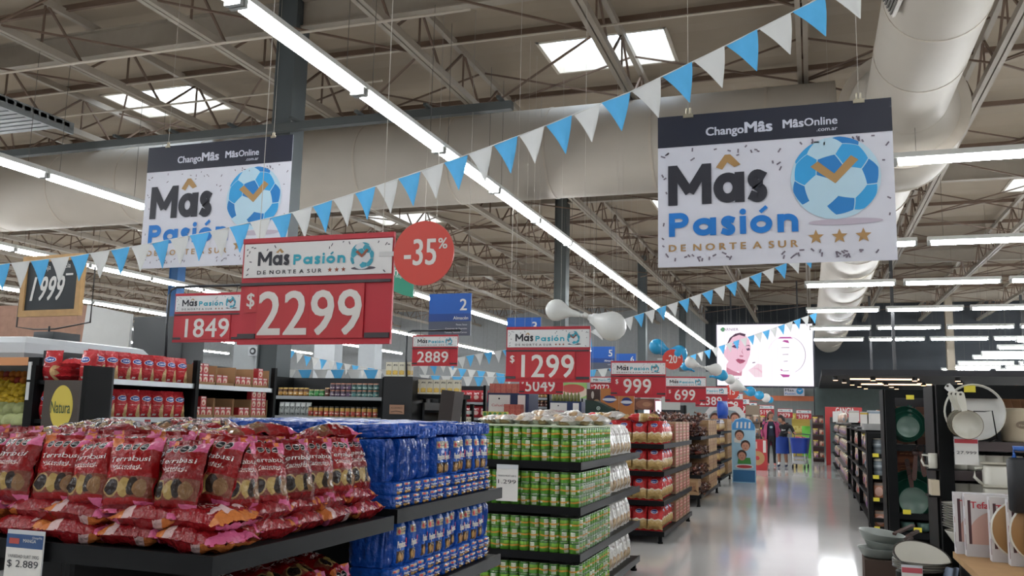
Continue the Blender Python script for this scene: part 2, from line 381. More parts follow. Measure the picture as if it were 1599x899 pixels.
def lamp(x, y, z, along, lab, grp):
    o = spawn(LAMP, (x,y,z), (0,0,PI/2 if along else 0), lab, 'strip light', grp)
    for u in (.3, LL-.3):
        wx, wy = (x, y+u) if along else (x+u, y)
        top = 7.16
        for on, d_, r_, zc in ((wx < 1.3, wy-15.2, .84, 6.25), (2 < wy < 13.4, wx-1.45, .57, 6.17), (13.4 <= wy < 16.2, wx-1.45, .95, 6.22), (wy >= 16.1, wx-1.2+.0054*(wy-16.1), .76, 6.1)):
            if on and abs(d_) < r_: top = min(top, zc - math.sqrt(r_*r_ - d_*d_) + .01)
        L = round(top - z, 2)
        if L not in _WR: _WR[L] = MB().cyl((0,0,.09),(0,0,L),.004,n=4).mesh('suspension_wire', flat('55504a'))
        ob('suspension_wire', _WR[L], o, (u,0,0))
rows = [(-4.93, 'strip lights in the long row above the signs', 'fluorescent strip light in the long row passing above the 2299 and 1299 signs'),
        (-11.8, 'strip lights in the second row', 'fluorescent strip light in the row crossing below the wide duct left of the first banner'),
        (-18.3, 'strip lights in the third row', 'fluorescent strip light in the third row over the left aisles'),
        (-24.8, 'strip lights in the fourth row', 'fluorescent strip light in the fourth row, beyond the chalkboard sign'), (-31.3, 'strip lights in the fifth row', 'fluorescent strip light in the fifth row over the far left'),
        (-37.8, 'strip lights in the sixth row', 'fluorescent strip light in the sixth row over the far left'), (-44.3, 'strip lights in the seventh row', 'fluorescent strip light in the seventh row over the far left'), (-50.8, 'strip lights in the eighth row', 'fluorescent strip light in the row by the left wall')]
for i, (x, grp, lab) in enumerate(rows):
    for k in range(-10 if i < 3 else -2 if i < 5 else 3, 19): lamp(x, (8.73,8.36,8.9,8.7,8.6,8.5,8.7,8.6)[i]-2.346+2.346*k, LZ, True, lab, grp)
od = ('a far unseen','a further unseen','a near unseen','a near overhead','the nearest','the second','the third','the fourth','the fifth','the sixth')
for j, y in enumerate([-11,-5,1.0,7.0,13.27,19.6,25.3,31.3,37.4,42.6]):
    for k in range(9): lamp((1.2,1.2,1.2,1.2,1.2,-.16,-.1,-.1,0,0)[j] + 2.62*k*.96, y, LZ, False, 'fluorescent strip light in %s cross row over the kitchenware' % od[j][4 if j > 3 else 2:], 'strip lights of %s cross row' % od[j])
for j, y in enumerate((33,36.1,39.3,41.4,45.4,48.4,51)):
    for k in range(7): lamp(6.5 + 2.52*k, y, 4.25, False, 'low strip light in the far right department under the dark wall', 'low strip lights over the far department')
# ---------------------------------------------------------------- the printed campaign: ball, stars, lettering
def ico_ball():
    ph = (1+5**.5)/2; V = []
    for a, b, c in ((0,1,3*ph),(1,2+ph,2*ph),(ph,2,ph**3)):
        for sa in (1,-1):
            for sb in (1,-1):
                for sc in (1,-1):
                    for r in range(3):
                        t = (a*sa,b*sb,c*sc); v = Vector((t[r%3],t[(r+1)%3],t[(r+2)%3])).normalized()
                        if not any((v-q).length < 1e-3 for q in V): V.append(v)
    pent = [Vector(p).normalized() for s in (1,-1) for t in (ph,-ph) for p in ((0,s,t),(s,t,0),(t,0,s))]
    hexa = []
    for i in range(12):
        for j in range(i):
            for k in range(j):
                if all((pent[a]-pent[b]).length < 1.1 for a, b in ((i,j),(j,k),(i,k))): hexa.append((pent[i]+pent[j]+pent[k]).normalized())
    out = []
    for c, n in [(c,5) for c in pent] + [(c,6) for c in hexa]:
        vs = sorted(V, key=lambda v: -v.dot(c))[:n]; a = c.orthogonal().normalized(); b = c.cross(a)
        vs.sort(key=lambda v: math.atan2(v.dot(b), v.dot(a))); out.append((c, n, vs))
    # turn a hexagon to the front
    h = max((o for o in out if o[1] == 6), key=lambda o: -o[0].y); Q = h[0].rotation_difference(Vector((0,-1,0))); Q = Euler((.35,.35,-.25)).to_quaternion() @ Q
    return [(Q @ c, n, [Q @ v for v in vs]) for c, n, vs in out]
BALL = ico_ball()
def ball(mb, x, z, r, y, light, blue, deep, gold):
    mb.disc(x, z, r, y, light)
    for i, (c, n, vs) in enumerate(BALL):
        if c.y > .12: continue
        k = (blue if i % 2 else deep) if (n == 5 or i % 4 == 1) else None
        if k is None: continue
        pts = []
        for a in range(n):
            for t in range(4):
                p = vs[a].lerp(vs[(a+1)%n], t/4); p = (p*.96 + c*.04).normalized()
                if p.y > 0: q = Vector((p.x,0,p.z)).normalized(); p = q
                pts.append((x+p.x*r, z+p.z*r))
        ar = sum(pts[q][0]*pts[(q+1)%len(pts)][1]-pts[(q+1)%len(pts)][0]*pts[q][1] for q in range(len(pts)))
        if abs(ar) > 1e-7: mb.poly(pts, y-.0004-.00003*i, k)
    s = r
    mb.poly([(x-.55*s,z+.30*s),(x-.38*s,z+.42*s),(x-.02*s,z+.10*s),(x+.36*s,z+.52*s),(x+.52*s,z+.40*s),(x+.0*s,z-.14*s)], y-.0022, gold)
def star(mb, x, z, r, y, mi): mb.poly([(x+math.sin(PI*k/5)*(r if k%2==0 else r*.42), z+math.cos(PI*k/5)*(r if k%2==0 else r*.42)) for k in range(10)], y, mi)
def confetti(mb, x0, z0, x1, z1, n, y, mi, rnd, avoid=(), s=.012):
    for _ in range(n):
        x, z = rnd.uniform(x0,x1), rnd.uniform(z0,z1)
        if any(a<x<c and b<z<d for a,b,c,d in avoid): continue
        a = rnd.uniform(0,PI); l, w = s*rnd.uniform(.5,1), s*.3; c, d = math.cos(a), math.sin(a)
        mb.poly([(x-c*l-d*w,z-d*l+c*w),(x+c*l-d*w,z+d*l+c*w),(x+c*l+d*w,z+d*l-c*w),(x-c*l+d*w,z-d*l-c*w)], y, mi)
paper = flat('dfdedd', .6); ink = flat('23232d', .6); teal = flat('2a9bb0', .6); pblue = flat('1173c4', .6); gold_m = flat('a8824f', .5)
skyb = flat('2f9bd6', .55); deepb = flat('1b78bd', .55); paleb = flat('b5d3e2', .55); vinyl = flat('d5d5de', .55); navy = flat('15182a', .5)
brown_ink = flat('8a6346', .6)
# ---------------------------------------------------------------- two large banners
def banner(x0, x1, z0, z1, Y, label):
    W, H = x1-x0, z1-z0; b = thing('hanging_banner', label, 'banner', (x0, Y, z0), (0,0,0), None)
    sh = MB()
    wv = lambda u: .006*math.sin(u*9) + .004*math.sin(u*21)
    S = lambda x, z: (x, -.0042, z)
    bend = lambda m_: setattr(m_, 'v', [(v[0], v[1] - .002 + wv(v[0]/W)*max(0, 1-v[2]/(.09*H)), v[2]) for v in m_.v])
    for s_, o_ in ((0,0),(1,.004)): sh.grid(lambda u,v: (u*W, o_ + wv(u)*max(0, 1-v/.09), v*H), 24, 40, 0)
    sheet = sh.build('banner_sheet', vinyl, b)
    d = MB(); d.grid(lambda u,v: (u*W, -.001, (.79+.21*v)*H), 24, 2, 0)
    T = lambda *a, **k: d.text(*a, fn=S, **k)
    T('Chango', .385*W, .85*H, .056*H, mi=1, bold=.05, al='r', fit=.165*W)
    T('M\u00e2s', .392*W, .85*H, .072*H, mi=1, bold=.07, al='l', fit=.115*W)
    T('M\u00e2s', .555*W, .86*H, .056*H, mi=1, bold=.06, al='l', fit=.085*W); T('Online', .645*W, .862*H, .052*H, mi=1, bold=.035, al='l', fit=.135*W)
    T('.com.ar', .78*W, .822*H, .026*H, mi=1, bold=.02, al='r', fit=.085*W)
    bend(d); d.build('header_band', [navy, flat('c9cad6',.6)], b)
    g = MB(); rnd = random.Random(3)
    T2 = lambda *a, **k: g.text(*a, fn=S, **k)
    g.geo('Mas', .05*W, .40*H, .265*H, 0, -.005, fit=.435*W, t=.225)
    g.geo('Pasion', .047*W, .195*H, .155*H, 1, -.005, fit=.565*W, t=.245)
    x = .05*W
    T2('D E  N O R T E  A  S U R', x, .10*H, .045*H, mi=2, bold=.05, al='l', fit=.555*W)
    for k in range(3): star(g, (.68+.095*k)*W, .155*H, .048*H, -.004, 2)
    g.poly([(.262*W,.635*H),(.29*W,.618*H),(.312*W,.665*H),(.342*W,.63*H),(.37*W,.645*H),(.325*W,.715*H),(.302*W,.715*H)], -.004, 2)
    g.disc(.80*W, .245*H, .15*W, -.0035, 4, rz=.02*H)
    ball(g, .765*W, .52*H, .183*W, -.005, 5, 6, 7, 2)
    confetti(g, .02*W, .03*H, .98*W, .77*H, 420, -.005, 3, rnd, ((.04*W,.08*H,.63*W,.58*H),(.04*W,.5*H,.5*W,.70*H),(.56*W,.08*H,.96*W,.74*H)), .017)
    bend(g); g.build('printed_artwork', [ink, pblue, gold_m, flat('6d6470',.6), flat('b9aebb',.6), paleb, skyb, deepb], b)
    for u in (.14, .87):
        c = MB().box(u*W-.035,-.012,H-.02,u*W+.035,.012,H+.008).cyl((u*W-.012,0,H+.008),(u*W-.012,0,H+.05),.008,n=6).cyl((u*W+.012,0,H+.008),(u*W+.012,0,H+.05),.008,n=6)
        cl = c.build('clip', flat('a39a87',.35,.7), b)
        MB().cyl((u*W,0,H+.04),(u*W,0,7.13-z0),.002,n=4).build('nylon_line', flat('b8b2a8',.4), cl)
    return b
banner(-.985, .545, 2.45, 3.53, 6.0, 'large white football banner with navy header hanging over the aisle, nearest of two')
banner(-8.17, -5.98, 3.17, 4.78, 9.0, 'large white football banner behind the pennant string, below the dark column')
# ---------------------------------------------------------------- red price signs
red_b = flat('b0202f', .45); red_c = flat('b3282f', .4); rail_m = flat('3a3437', .5); white_d = flat('dcd9d4', .5)
_DG = {}
def card(ch, w, h, frac):
    if (ch, w, h, frac) not in _DG:
        b = MB().box(0,-.002,0,w,0,h); b.text(ch, w/2, h*(.5-frac/2), h*frac, -.0032, 1, bold=.025, sx=w*.84/(textgeo('8')[3]-textgeo('8')[2])/(h*frac/CAP) if ch != '$' else 1)
        _DG[ch, w, h, frac] = b.mesh('digit_card', [red_c, white_d])
    return _DG[ch, w, h, frac]
def logo_header(b, x0, z0, w, h, y):
    """white strip with the two-colour lettering, ball and stars"""
    b.box(x0,y,z0,x0+w,y+.006,z0+h,0); q = y-.001
    b.geo('Mas', x0+.10*w, z0+.34*h, .42*h, 1, q, fit=.225*w, t=.22)
    b.poly([(x0+.222*w,z0+.72*h),(x0+.24*w,z0+.70*h),(x0+.25*w,z0+.77*h),(x0+.265*w,z0+.69*h),(x0+.28*w,z0+.73*h),(x0+.255*w,z0+.84*h)], q, 3)
    b.geo('Pasion', x0+.345*w, z0+.34*h, .30*h, 2, q, fit=.36*w, t=.25)
    b.text('D E  N O R T E  A  S U R', x0+.10*w, z0+.09*h, .115*h, q, 1, bold=.045, al='l', fit=.445*w)
    for k in range(3): star(b, x0+(.60+.045*k)*w, z0+.155*h, .08*h, q, 4)
    b.disc(x0+.82*w, z0+.17*h, .08*w, q, 5, rz=.05*h)
    ball(b, x0+.81*w, z0+.52*h, .385*h, q-.0004, 6, 7, 7, 4)
    confetti(b, x0+.02*w, z0+.05*h, x0+.98*w, z0+.95*h, 46, q, 5, random.Random(5), ((x0+.08*w,z0+.03*h,x0+.73*w,z0+.78*h),(x0+.73*w,z0,x0+.9*w,z0+h)), .05*h)
HM = [paper, ink, teal, gold_m, flat('8a4a32',.6), flat('55505a',.6), flat('cfd3d6',.55), flat('3296ac',.55)]
_HD = {}
def price_sign(X, Y, Z, price, label, W=.755, H=.478, dollar=True, frac=.86, hang='line', rot=0, cats='price sign', dig=None):
    """X, Z = middle of the lower edge"""
    s = thing('price_sign', label, cats, (X, Y, Z), (0,0,rot), 'red price signs'); w2 = W/2
    b = MB().box(-w2,0,0,w2,.012,H).box(-w2,-.006,H*.955,w2,0,H).box(-w2,-.006,0,w2,0,H*.04)
    b.build('red_board', red_b, s)
    if (W, H) not in _HD:
        q = MB(); logo_header(q, -w2+.012, H*.625, W-.018, H*.32, -.008); _HD[W, H] = q.mesh('header_strip', HM)
    ob('header_strip', _HD[W, H], s)
    MB().box(-w2,-.011,H*.55,w2*.98,0,H*.575).build('card_rail', rail_m, s)
    MB().box(-w2,-.008,H*.055,-w2+W*.12,0,H*.10).build('card_rail', rail_m, s)
    MB().box(w2-W*.16,-.008,H*.055,w2*.985,0,H*.10).build('card_rail', rail_m, s)
    n = len(price); cw = dig or W*.176; ch = H*.49; x0 = -w2 + W*(.125 if dollar else .11) + (4-n)*cw*.55
    for k, c in enumerate(price): ob('digit_card', card(c, cw, ch, frac), s, (x0 + k*cw, -.004-.0006*(k%2), H*.055))
    if dollar: ob('currency_card', card('$', W*.09, H*.24, .55), s, (-w2+W*.035 + (4-n)*cw*.2, -.005, H*.30))
    if hang == 'line':
        for u in (-.4, .42): MB().cyl((u*W,.006,H),(u*W,.006,7.13-Z),.0015,n=4).build('nylon_line', flat('b8b2a8',.4), s)
    elif hang == 'post':
        x = -w2-.10
        MB().tube([(x+.02,.03,-hang_h[0]),(x,.03,H*.3),(x,.03,H*.98),(x+.02,.03,H*1.1),(x+.08,.03,H*1.15),(w2+.02,.03,H*1.15)],.013,8).build('hook_post', flat('23272c',.4), s)
        for u in (-.35,.35): MB().cyl((u*W,.02,H*.98),(u*W,.03,H*1.15),.004,n=5).build('hook', rail_m, s)
    return s
hang_h = [.3]
def disc_sign(X, Y, Z, r, txt, label):
    d = thing('discount_disc', label, 'discount disc', (X,Y,Z), (0,0,0), 'round red discount discs')
    b = MB().disc(0,0,r,-.004,0,.008,n=48)
    b.text(txt, -.1*r, -.36*r, .84*r, -.005, 1, bold=.025, fit=1.05*r); b.text('%', .64*r, .12*r, .34*r, -.005, 1, bold=.03)
    b.build('disc_plate', [flat('c63f33',.4), white_d], d)
    MB().box(-r-.07,.0,-.02+r*.1,-r+.06,.004,.0+r*.1).build('clip_arm', flat('c9c9c9',.2), d)
    return d
price_sign(-2.04, 3.3, 1.70, '2299', 'red hanging price sign reading 2299, the largest in view')
disc_sign(-1.52, 3.29, 2.078, .137, '-35', 'round red disc reading -35 percent beside the 2299 sign')
price_sign(-2.145, 7.25, 1.70, '1299', 'red hanging price sign reading 1299 with white balloons above')
price_sign(-2.23, 11.9, 1.70, '999', 'red hanging price sign reading 999 above the red sack island')
disc_sign(-1.76, 11.9, 2.20, .137, '-20', 'round red disc reading -20 percent between the 999 and 699 signs')
price_sign(-2.22, 16.6, 1.71, '699', 'red hanging price sign reading 699 behind the -20 percent disc')
price_sign(-2.25, 21.4, 1.70, '2389', 'red hanging price sign ending in 89, behind the 699 sign')
price_sign(-2.2, 25.6, 1.68, '1299', 'red hanging price sign ending in 99, below the -15 percent disc')
disc_sign(-2.02, 24.2, 2.14, .2, '-15', 'round red disc reading -15 percent below the blue balloon')
for k, (y, p) in enumerate(((29.8,'1399'),(34,'859'),(39.4,'1299'),(41.3,'2799'))):
    price_sign(-2.3, y, 1.62-.04*k, p, ('red price sign seen edge to edge behind the 99 sign','small red price sign far along the island row','very small far red price sign under the last balloons','furthest red price sign, ending the island row')[k])
# second, lower line of signs on the aisle ends to the left
for px_, py_, w_, Y, p, lab in ((845,592,70,12.2,'5049','red price sign half hidden below the 1299 sign'),(940,600,36,15.5,'2072','red price sign reading 2072 left of the 999 sign'),
        (1012,607,40,20,'1887','red price sign mostly hidden below the 999 sign'),(1060,613,40,22,'2459','red price sign mostly hidden below the 699 sign'),(1196,640,22,30,'5199','small far red price sign above the shopper in pink'),
        (1226,645,20,36,'2879','small far red price sign reading 2879 above the aisle end'),(1255,647,20,36,'5399','small far red price sign reading 5399 over the yellow shelf')):
    c = at_y(px_, py_, Y); wm = w_*Y/F*1.06
    price_sign(c.x, Y, c.z-wm*.32, p, lab, W=wm, H=wm*.64)
hang_h[0] = .32
price_sign(-5.28, 6.75, 1.42+(2.04-1.42)*6.75/7, '1849', 'red price sign reading 1849 on a bent black post over the sack shelves', W=.78, H=.46, dollar=False, hang='post', frac=.8)
hang_h[0] = .2
price_sign(-4.64, 10.5, 2.02, '2889', 'red price sign reading 2889 on a bent black post', W=.645, H=.405, dollar=False, hang='post', frac=.74)
# ---------------------------------------------------------------- aisle number signs
def aisle_sign(p, Y, w, h, num, lines, label):
    c = at_y(*p, Y); s = thing('aisle_sign', label, 'aisle sign', (c.x, Y, c.z), (0,0,0), 'blue aisle number signs')
    b = MB().box(0,0,-h*.48,w,.02,0); b.text(num, w*.82, -h*.40, h*.28, -.002, 1, bold=.03); b.build('number_panel', [flat('1c56a8',.4), white_d], s)
    b = MB().box(0,0,-h*.66,w,.02,-h*.48); b.text('Almac\u00e9n', w*.94, -h*.62, h*.08, -.002, 1, bold=.03, al='r'); b.build('section_panel', [flat('1a3f83',.4), white_d], s)
    b = MB().box(0,0,-h,w,.02,-h*.66)
    for k, t_ in enumerate(lines): b.text(t_, w*.92, -h*(.76+.09*k), h*.042, -.002, 1, bold=.01, al='r')
    b.build('product_panel', [flat('4c5261',.4), flat('c7cad0')], s)
    for u in (.1,.9): MB().cyl((u*w,.01,0),(u*w,.01,7.13-c.z),.003,n=4).build('suspension_wire', flat('9a958c'), s)
aisle_sign((671,459), 11, .62, .58, '2', ['Pastas Secas','Conservas de Vegetales','Tomate/Pescado/Carnes'], 'blue hanging aisle sign numbered 2 above the 2889 sign')
aisle_sign((792,496), 14.5, .62, .58, '3', ['Aceites','Arroz'], 'blue hanging aisle sign numbered 3 behind the 1299 sign')
aisle_sign((923,541), 22, .62, .62, '5', ['Galletitas'], 'blue hanging aisle sign numbered 5 beside the white balloons')
aisle_sign((962,552), 26, .6, .6, '6', ['Bebidas'], 'blue hanging aisle sign just above the 999 sign')
c = at_y(612,412,9.5); b = MB().poly([(0,0),(.30,-.08),(.30,-.42),(.15,-.38),(.0,-.32)],0,0,.01)
b.text('h', .06, -.14, .1, -.001, 1, bold=.03); b.text('hogar', .12, -.17, .04, -.001, 1)
tag(b.build('hanging_sign', [flat('2f8a70'), white_d], None, c), 'green hanging sign half hidden behind the -35 percent disc', 'hanging sign')
# chalkboard price sign
c0 = at_y(30,492,7); ck = thing('chalkboard_sign', 'chalkboard price sign in a pale wooden frame reading 1999', 'price sign', (c0.x, 7, c0.z-.02), (0,0,-.06))
W, H = .86, .64; wood = pm('pale_wood', 'b9925f', rough=.6, noise=.15, nscale=14)
MB().box(.04,0,.04,W-.04,.02,H-.04).build('slate', flat('20262a',.6), ck)
f = MB().box(0,-.02,0,W,.03,.065).box(0,-.02,H-.065,W,.03,H).box(0,-.02,.065,.065,.03,H-.065).box(W-.065,-.02,.065,W,.03,H-.065); f.build('wooden_frame', wood, ck)
d = MB(); 
for k, ch in enumerate('1999'): d.text(ch, .17+.12*k+(0 if k else -.02), .17, .26, -.003, 0, bold=.03, sx=.62, shear=.2)
d.text('Naranja', .28, .49, .055, -.003, 0); d.text('Valencia', .55, .50, .055, -.003, 0); d.box(.62,-.004,.42,.72,-.002,.44)
d.build('chalk_writing', white_d, ck)
MB().tube([(-.06,.03,.55),(-.06,.03,-.1),(.2,.03,-.13),(.5,.03,-.13),(.98,.03,-.07),(.98,.03,.5)],.009,6).tube([(.42,.03,-.13),(.42,.03,-.33)],.01,6).build('wire_stand', flat('3a3633',.4), ck)
# ---------------------------------------------------------------- pennant strings
pen_w = pm('white_felt', 'd2d3d1', rough=.9, noise=.04); pen_b = pm('sky_blue_felt', '57acdf', rough=.9, noise=.10, nscale=9)
def pen_mesh(w, h, m):
    b = MB(); t = .0015
    P = lambda u, v, s: ((u-.5)*w*(1-v) + .006*math.sin(v*4), s*t + .014*math.sin(u*5+1)*(1-v)*v*4*.4 + .01*v, -v*h)
    for s_ in (-1, 1): b.grid(lambda u,v: P(u,v*.985,s_), 5, 5)
    return b.mesh('pennant', m)
def bunting(pts, step, w, h, label, first=0, grp='pennant strings', sagk=.02):
    """pts = world points of the string; pennants every step metres"""
    s = thing('pennant_string', label, 'bunting', (0,0,0), (0,0,0), grp)
    fine = []
    for a, b_ in zip(pts, pts[1:]):
        a, b_ = Vector(a), Vector(b_); n = max(3, int((b_-a).length/.2))
        for k in range(n): t = k/n; p = a.lerp(b_, t); fine.append(p)
    fine.append(Vector(pts[-1]))
    MB().tube(fine, .004, 5).build('string', pen_w, s)
    for p in (fine[0], fine[-1]): MB().cyl(p, (p.x,p.y,7.13), .0015, n=4).build('nylon_line', flat('b8b2a8',.4), s)
    me = [pen_mesh(w, h, pen_w), pen_mesh(w, h, pen_b)]; acc = 0; k = first; nxt = step/2; rnd = random.Random(len(label))
    for a, b_ in zip(fine, fine[1:]):
        L = (b_-a).length
        while acc + L >= nxt:
            p = a.lerp(b_, (nxt-acc)/L); d = b_-a
            o = ob('pennant', me[k%2], s, p, (rnd.uniform(-.08,.08), -math.atan2(d.z, Vector((d.x,d.y)).length)*(1 if d.x>0 else -1), math.atan2(d.y, d.x) + rnd.uniform(-.06,.06)))
            k += 1; nxt += step
        acc += L
    return s
main = [at_d(-60,428,8.4), at_d(0,413,8.2), at_d(115,400,8.0), at_d(230,381,7.8), at_d(345,358,7.5), at_d(460,331,7.2), at_d(575,295,6.85), at_d(690,256,6.5), at_d(835,203,6.1), at_d(985,143,5.75), at_d(1120,78,5.55), at_d(1255,10,5.4), at_d(1400,-68,5.25)]
bunting(main, .218, .207, .245, 'sky blue and white pennant string crossing in front of the left banner', 1)
bunting([at_y(972,499,14.2), at_y(1050,474,14.0), at_y(1140,443,13.8), at_y(1225,412,13.6), at_y(1300,380,13.4)], .2, .19, .22, 'pennant string rising behind the right banner')
bunting([at_y(1045,566,30), at_y(1125,540,29), at_y(1200,515,28), at_y(1275,488,27)], .29, .27, .30, 'small pennant string crossing in front of the lit screen')
bunting([at_y(425,536,17.6), at_y(480,556,17.5), at_y(540,568,17.3), at_y(600,578,17)], .24, .22, .24, 'pennant string sloping down over the jar shelves', 1)
bunting([at_y(415,577,12.2), at_y(600,577,12.1), at_y(655,571,12)], .30, .26, .26, 'pennant string stretched along the top of the jar shelves', 1)
bunting([at_y(655,572,13.5), at_y(725,556,13.3), at_y(795,545,13), at_y(830,541,12.8)], .19, .18, .19, 'pennant string beside the 2889 sign')
bunting([at_y(655,585,16.7), at_y(720,588,16.7), at_y(795,588,16.7)], .24, .22, .26, 'pennant string above the red bag shelf')
bunting([at_y(700,573,24), at_y(760,580,24), at_y(800,585,24)], .3, .28, .3, 'tiny pennant string far behind the 2889 sign')
bunting([at_y(905,530,17), at_y(930,513,17), at_y(985,497,17)], .26, .24, .28, 'pennants hanging behind the white balloons', 1)
bunting([at_y(915,578,18.2), at_y(965,574,18.2)], .24, .22, .24, 'pennants above the 2072 sign', 1)
# ---------------------------------------------------------------- balloons
bal_w = pm('white_latex', 'dcdcd8', rough=.28, noise=.02); bal_b = pm('blue_latex', '2f9ccf', rough=.25, noise=.03)
def balloon_mesh(r, L, m):
    prof = [(.0,-r)] + [(r*math.sin(a), -r*math.cos(a)) for a in [PI*k/10 for k in range(1,7)]] + [(r*.72,r*.72),(r*.46,r*1.12),(r*.34,r*1.5),(r*.30,r*L*.8),(r*.2,r*L),(.0,r*L+.01)]
    return MB().lathe(prof, 20).mesh('latex_skin', m)
def balloon(p, Y, r_px, tail, white, label, L=2.2):
    """p = pixel of the round end, tail = pixel its neck points at"""
    a = at_y(*p, Y); b_ = at_y(*tail, Y); r = r_px*Y/F*.95; q = (b_-a).normalized(); rq = Vector((0,0,1)).rotation_difference(q)
    o = thing('balloon', label, 'balloon', a, rq.to_euler(), 'balloons along the island row')
    ob('latex_skin', balloon_mesh(r, L, bal_w if white else bal_b), o)
    MB().lathe([(r*.10,r*L-.02),(r*.17,r*L+.02),(r*.2,r*L+.05),(r*.05,r*L+.05)],10).build('knot', bal_w if white else bal_b, o)
balloon((869,484), 7.2, 19, (918,494), True, 'white balloon with a long neck above the right end of the 1299 sign')
balloon((955,509), 7.2, 25, (918,494), True, 'larger white balloon joined neck to neck beside the 1299 sign', 1.7)
balloon((1026,541), 12, 13, (1050,551), False, 'blue balloon above the -20 percent disc')
balloon((1060,552), 12, 14, (1036,551), False, 'second blue balloon, joined to the one above the disc')
for k, (x, y, r, tx, ty, Y, wh) in enumerate(((1078,566,9,1098,573,13,1),(1118,577,10,1098,573,13.2,1),(1128,586,9,1108,588,17,0),(1070,572,7,1085,580,17,0),(1148,601,10,1160,606,22,1),(1172,611,8,1160,607,23,0),(1186,617,7,1178,614,27,0),(1196,621,7,1188,619,30,1),(1203,624,5,1196,622,33,0),(1140,592,8,1128,590,20,1))):
    balloon((x,y), Y, r, (tx,ty), bool(wh), ('white balloon just right of the blue pair','white balloon in front of the screen corner','blue balloon above the -15 percent disc','small blue balloon behind the -20 percent disc','white balloon below the screen','blue balloon below the screen, nearest','blue balloon below the screen, second','white balloon near the end of the row','last small blue balloon in the row','white balloon right of the -15 percent disc')[k], 1.8)
# ---------------------------------------------------------------- goods: shared makers
blk = flat('0b0c0d', .55, spec=.15); blk2 = flat('0d0e10', .45, spec=.18); rail_g = flat('a9adb0', .35, .6)
def bag_fn(w, h, t, seed, crimp=.07, wr=.006, lump=0, blunt=0):
    def S(u, v, side):
        a = max(0, 1-abs(2*u-1)**2.6)**.6; q = min(1, max(0, (v-crimp)/(1-2*crimp))); b = max(0, 1-abs(2*q-1)**(8 if blunt else 3))**.5
        n = mnoise.noise(Vector((u*5+seed*3.1, v*5, side*2+seed))) * wr + mnoise.noise(Vector((u*13+seed, v*11, side*5))) * wr*.5
        l = lump * abs(math.sin(u*9+seed)) * abs(math.sin(v*11)) if lump else 0
        x = (u-.5)*w*(1-.08*b) + mnoise.noise(Vector((v*6, seed, 3)))*.006
        ends = (1-b)*mnoise.noise(Vector((u*9, seed*2, v)))*.012
        return Vector((x, side*(t/2*a*b + l*a*b) + n*(.3+b) + ends, v*h))
    return S
def bag_mesh(name, w, h, t, mats, seed, texts=(), crimp=.07, wr=.006, nu=12, nv=14, lump=0, blunt=0):
    S = bag_fn(w, h, t, seed, crimp, wr, lump, blunt); b = MB()
    b.grid(lambda u,v: S(u,v,-1), nu, nv, 0); b.grid(lambda u,v: S(1-u,v,1), nu, nv, 0)
    for tx in texts:
        txt, u, v, hh, mi = tx[:5]; fit = tx[5] if len(tx) > 5 else None
        b.text(txt, (u-.5)*w, v*h, hh*h, mi=mi, fit=fit*w if fit else None, shear=.1, fn=lambda x, z: S(min(.97,max(.03,x/w/.93+.5)), z/h, -1) + Vector((0,-.0022,0)))
    return b.mesh(name, mats)
def gondola(label, x0, x1, y0, y1, zs, core=.4, lip=.045, grp='black display islands', foot=True, name='display_island', top=None, lips=None):
    """free-standing island: boards with deep black edges on four legs round a solid middle"""
    g = thing(name, label, 'display island', ((x0+x1)/2,(y0+y1)/2,0), (0,0,0), grp); w, d = (x1-x0)/2, (y1-y0)/2
    for z in zs:
        MB().box(-w,-d,z-lip,w,d,z).build('shelf_board', blk, g)
        for a in ((-w-.012,-d-.012,w+.012,-d),(w,-d,w+.012,d)):
            MB().box(a[0],a[1],z-lip-.004,a[2],a[3],z+.006).build('shelf_edge', blk2, g)
    cw, cd = max(.05,w-core), max(.05,d-core)
    MB().box(-cw,-cd,.06,cw,cd,(top or zs[-1])-.001).build('centre_column', blk, g)
    for sx in (-1,1):
        for sy in (-1,1):
            MB().box(sx*(w-.04)-.02,sy*(d-.04)-.02,.015,sx*(w-.04)+.02,sy*(d-.04)+.02,zs[0]-lip).cyl((sx*(w-.04),sy*(d-.04),0),(sx*(w-.04),sy*(d-.04),.02),.03,n=10).build('leg', blk, g)
    return g
def price_card(p, Y, wpx, hpx, top, lines, label, rot=0, header='2a4a78', text_h=.1):
    c = at_y(*p, Y); k = Y/F; w, h = wpx*k, hpx*k
    o = thing('price_card', label, 'price card', (c.x, Y, c.z), (0,0,rot), 'white price cards')
    b = MB().box(0,0,-h,w,.002,0); b.box(0,-.001,-h*top,w,0,0,1)
    z = -h*(top+.22)
    for t_, hh in lines: b.text(t_, w/2, z, h*hh, -.0015, 2, al='c', fit=min(w*.85, 99)); z -= h*.2
    b.build('card_print', [white_d, flat(header), ink], o)
    MB().box(-.002,.002,-h,w+.002,.004,.012).build('card_holder', flat('c9ccd0',.15), o)
    return o
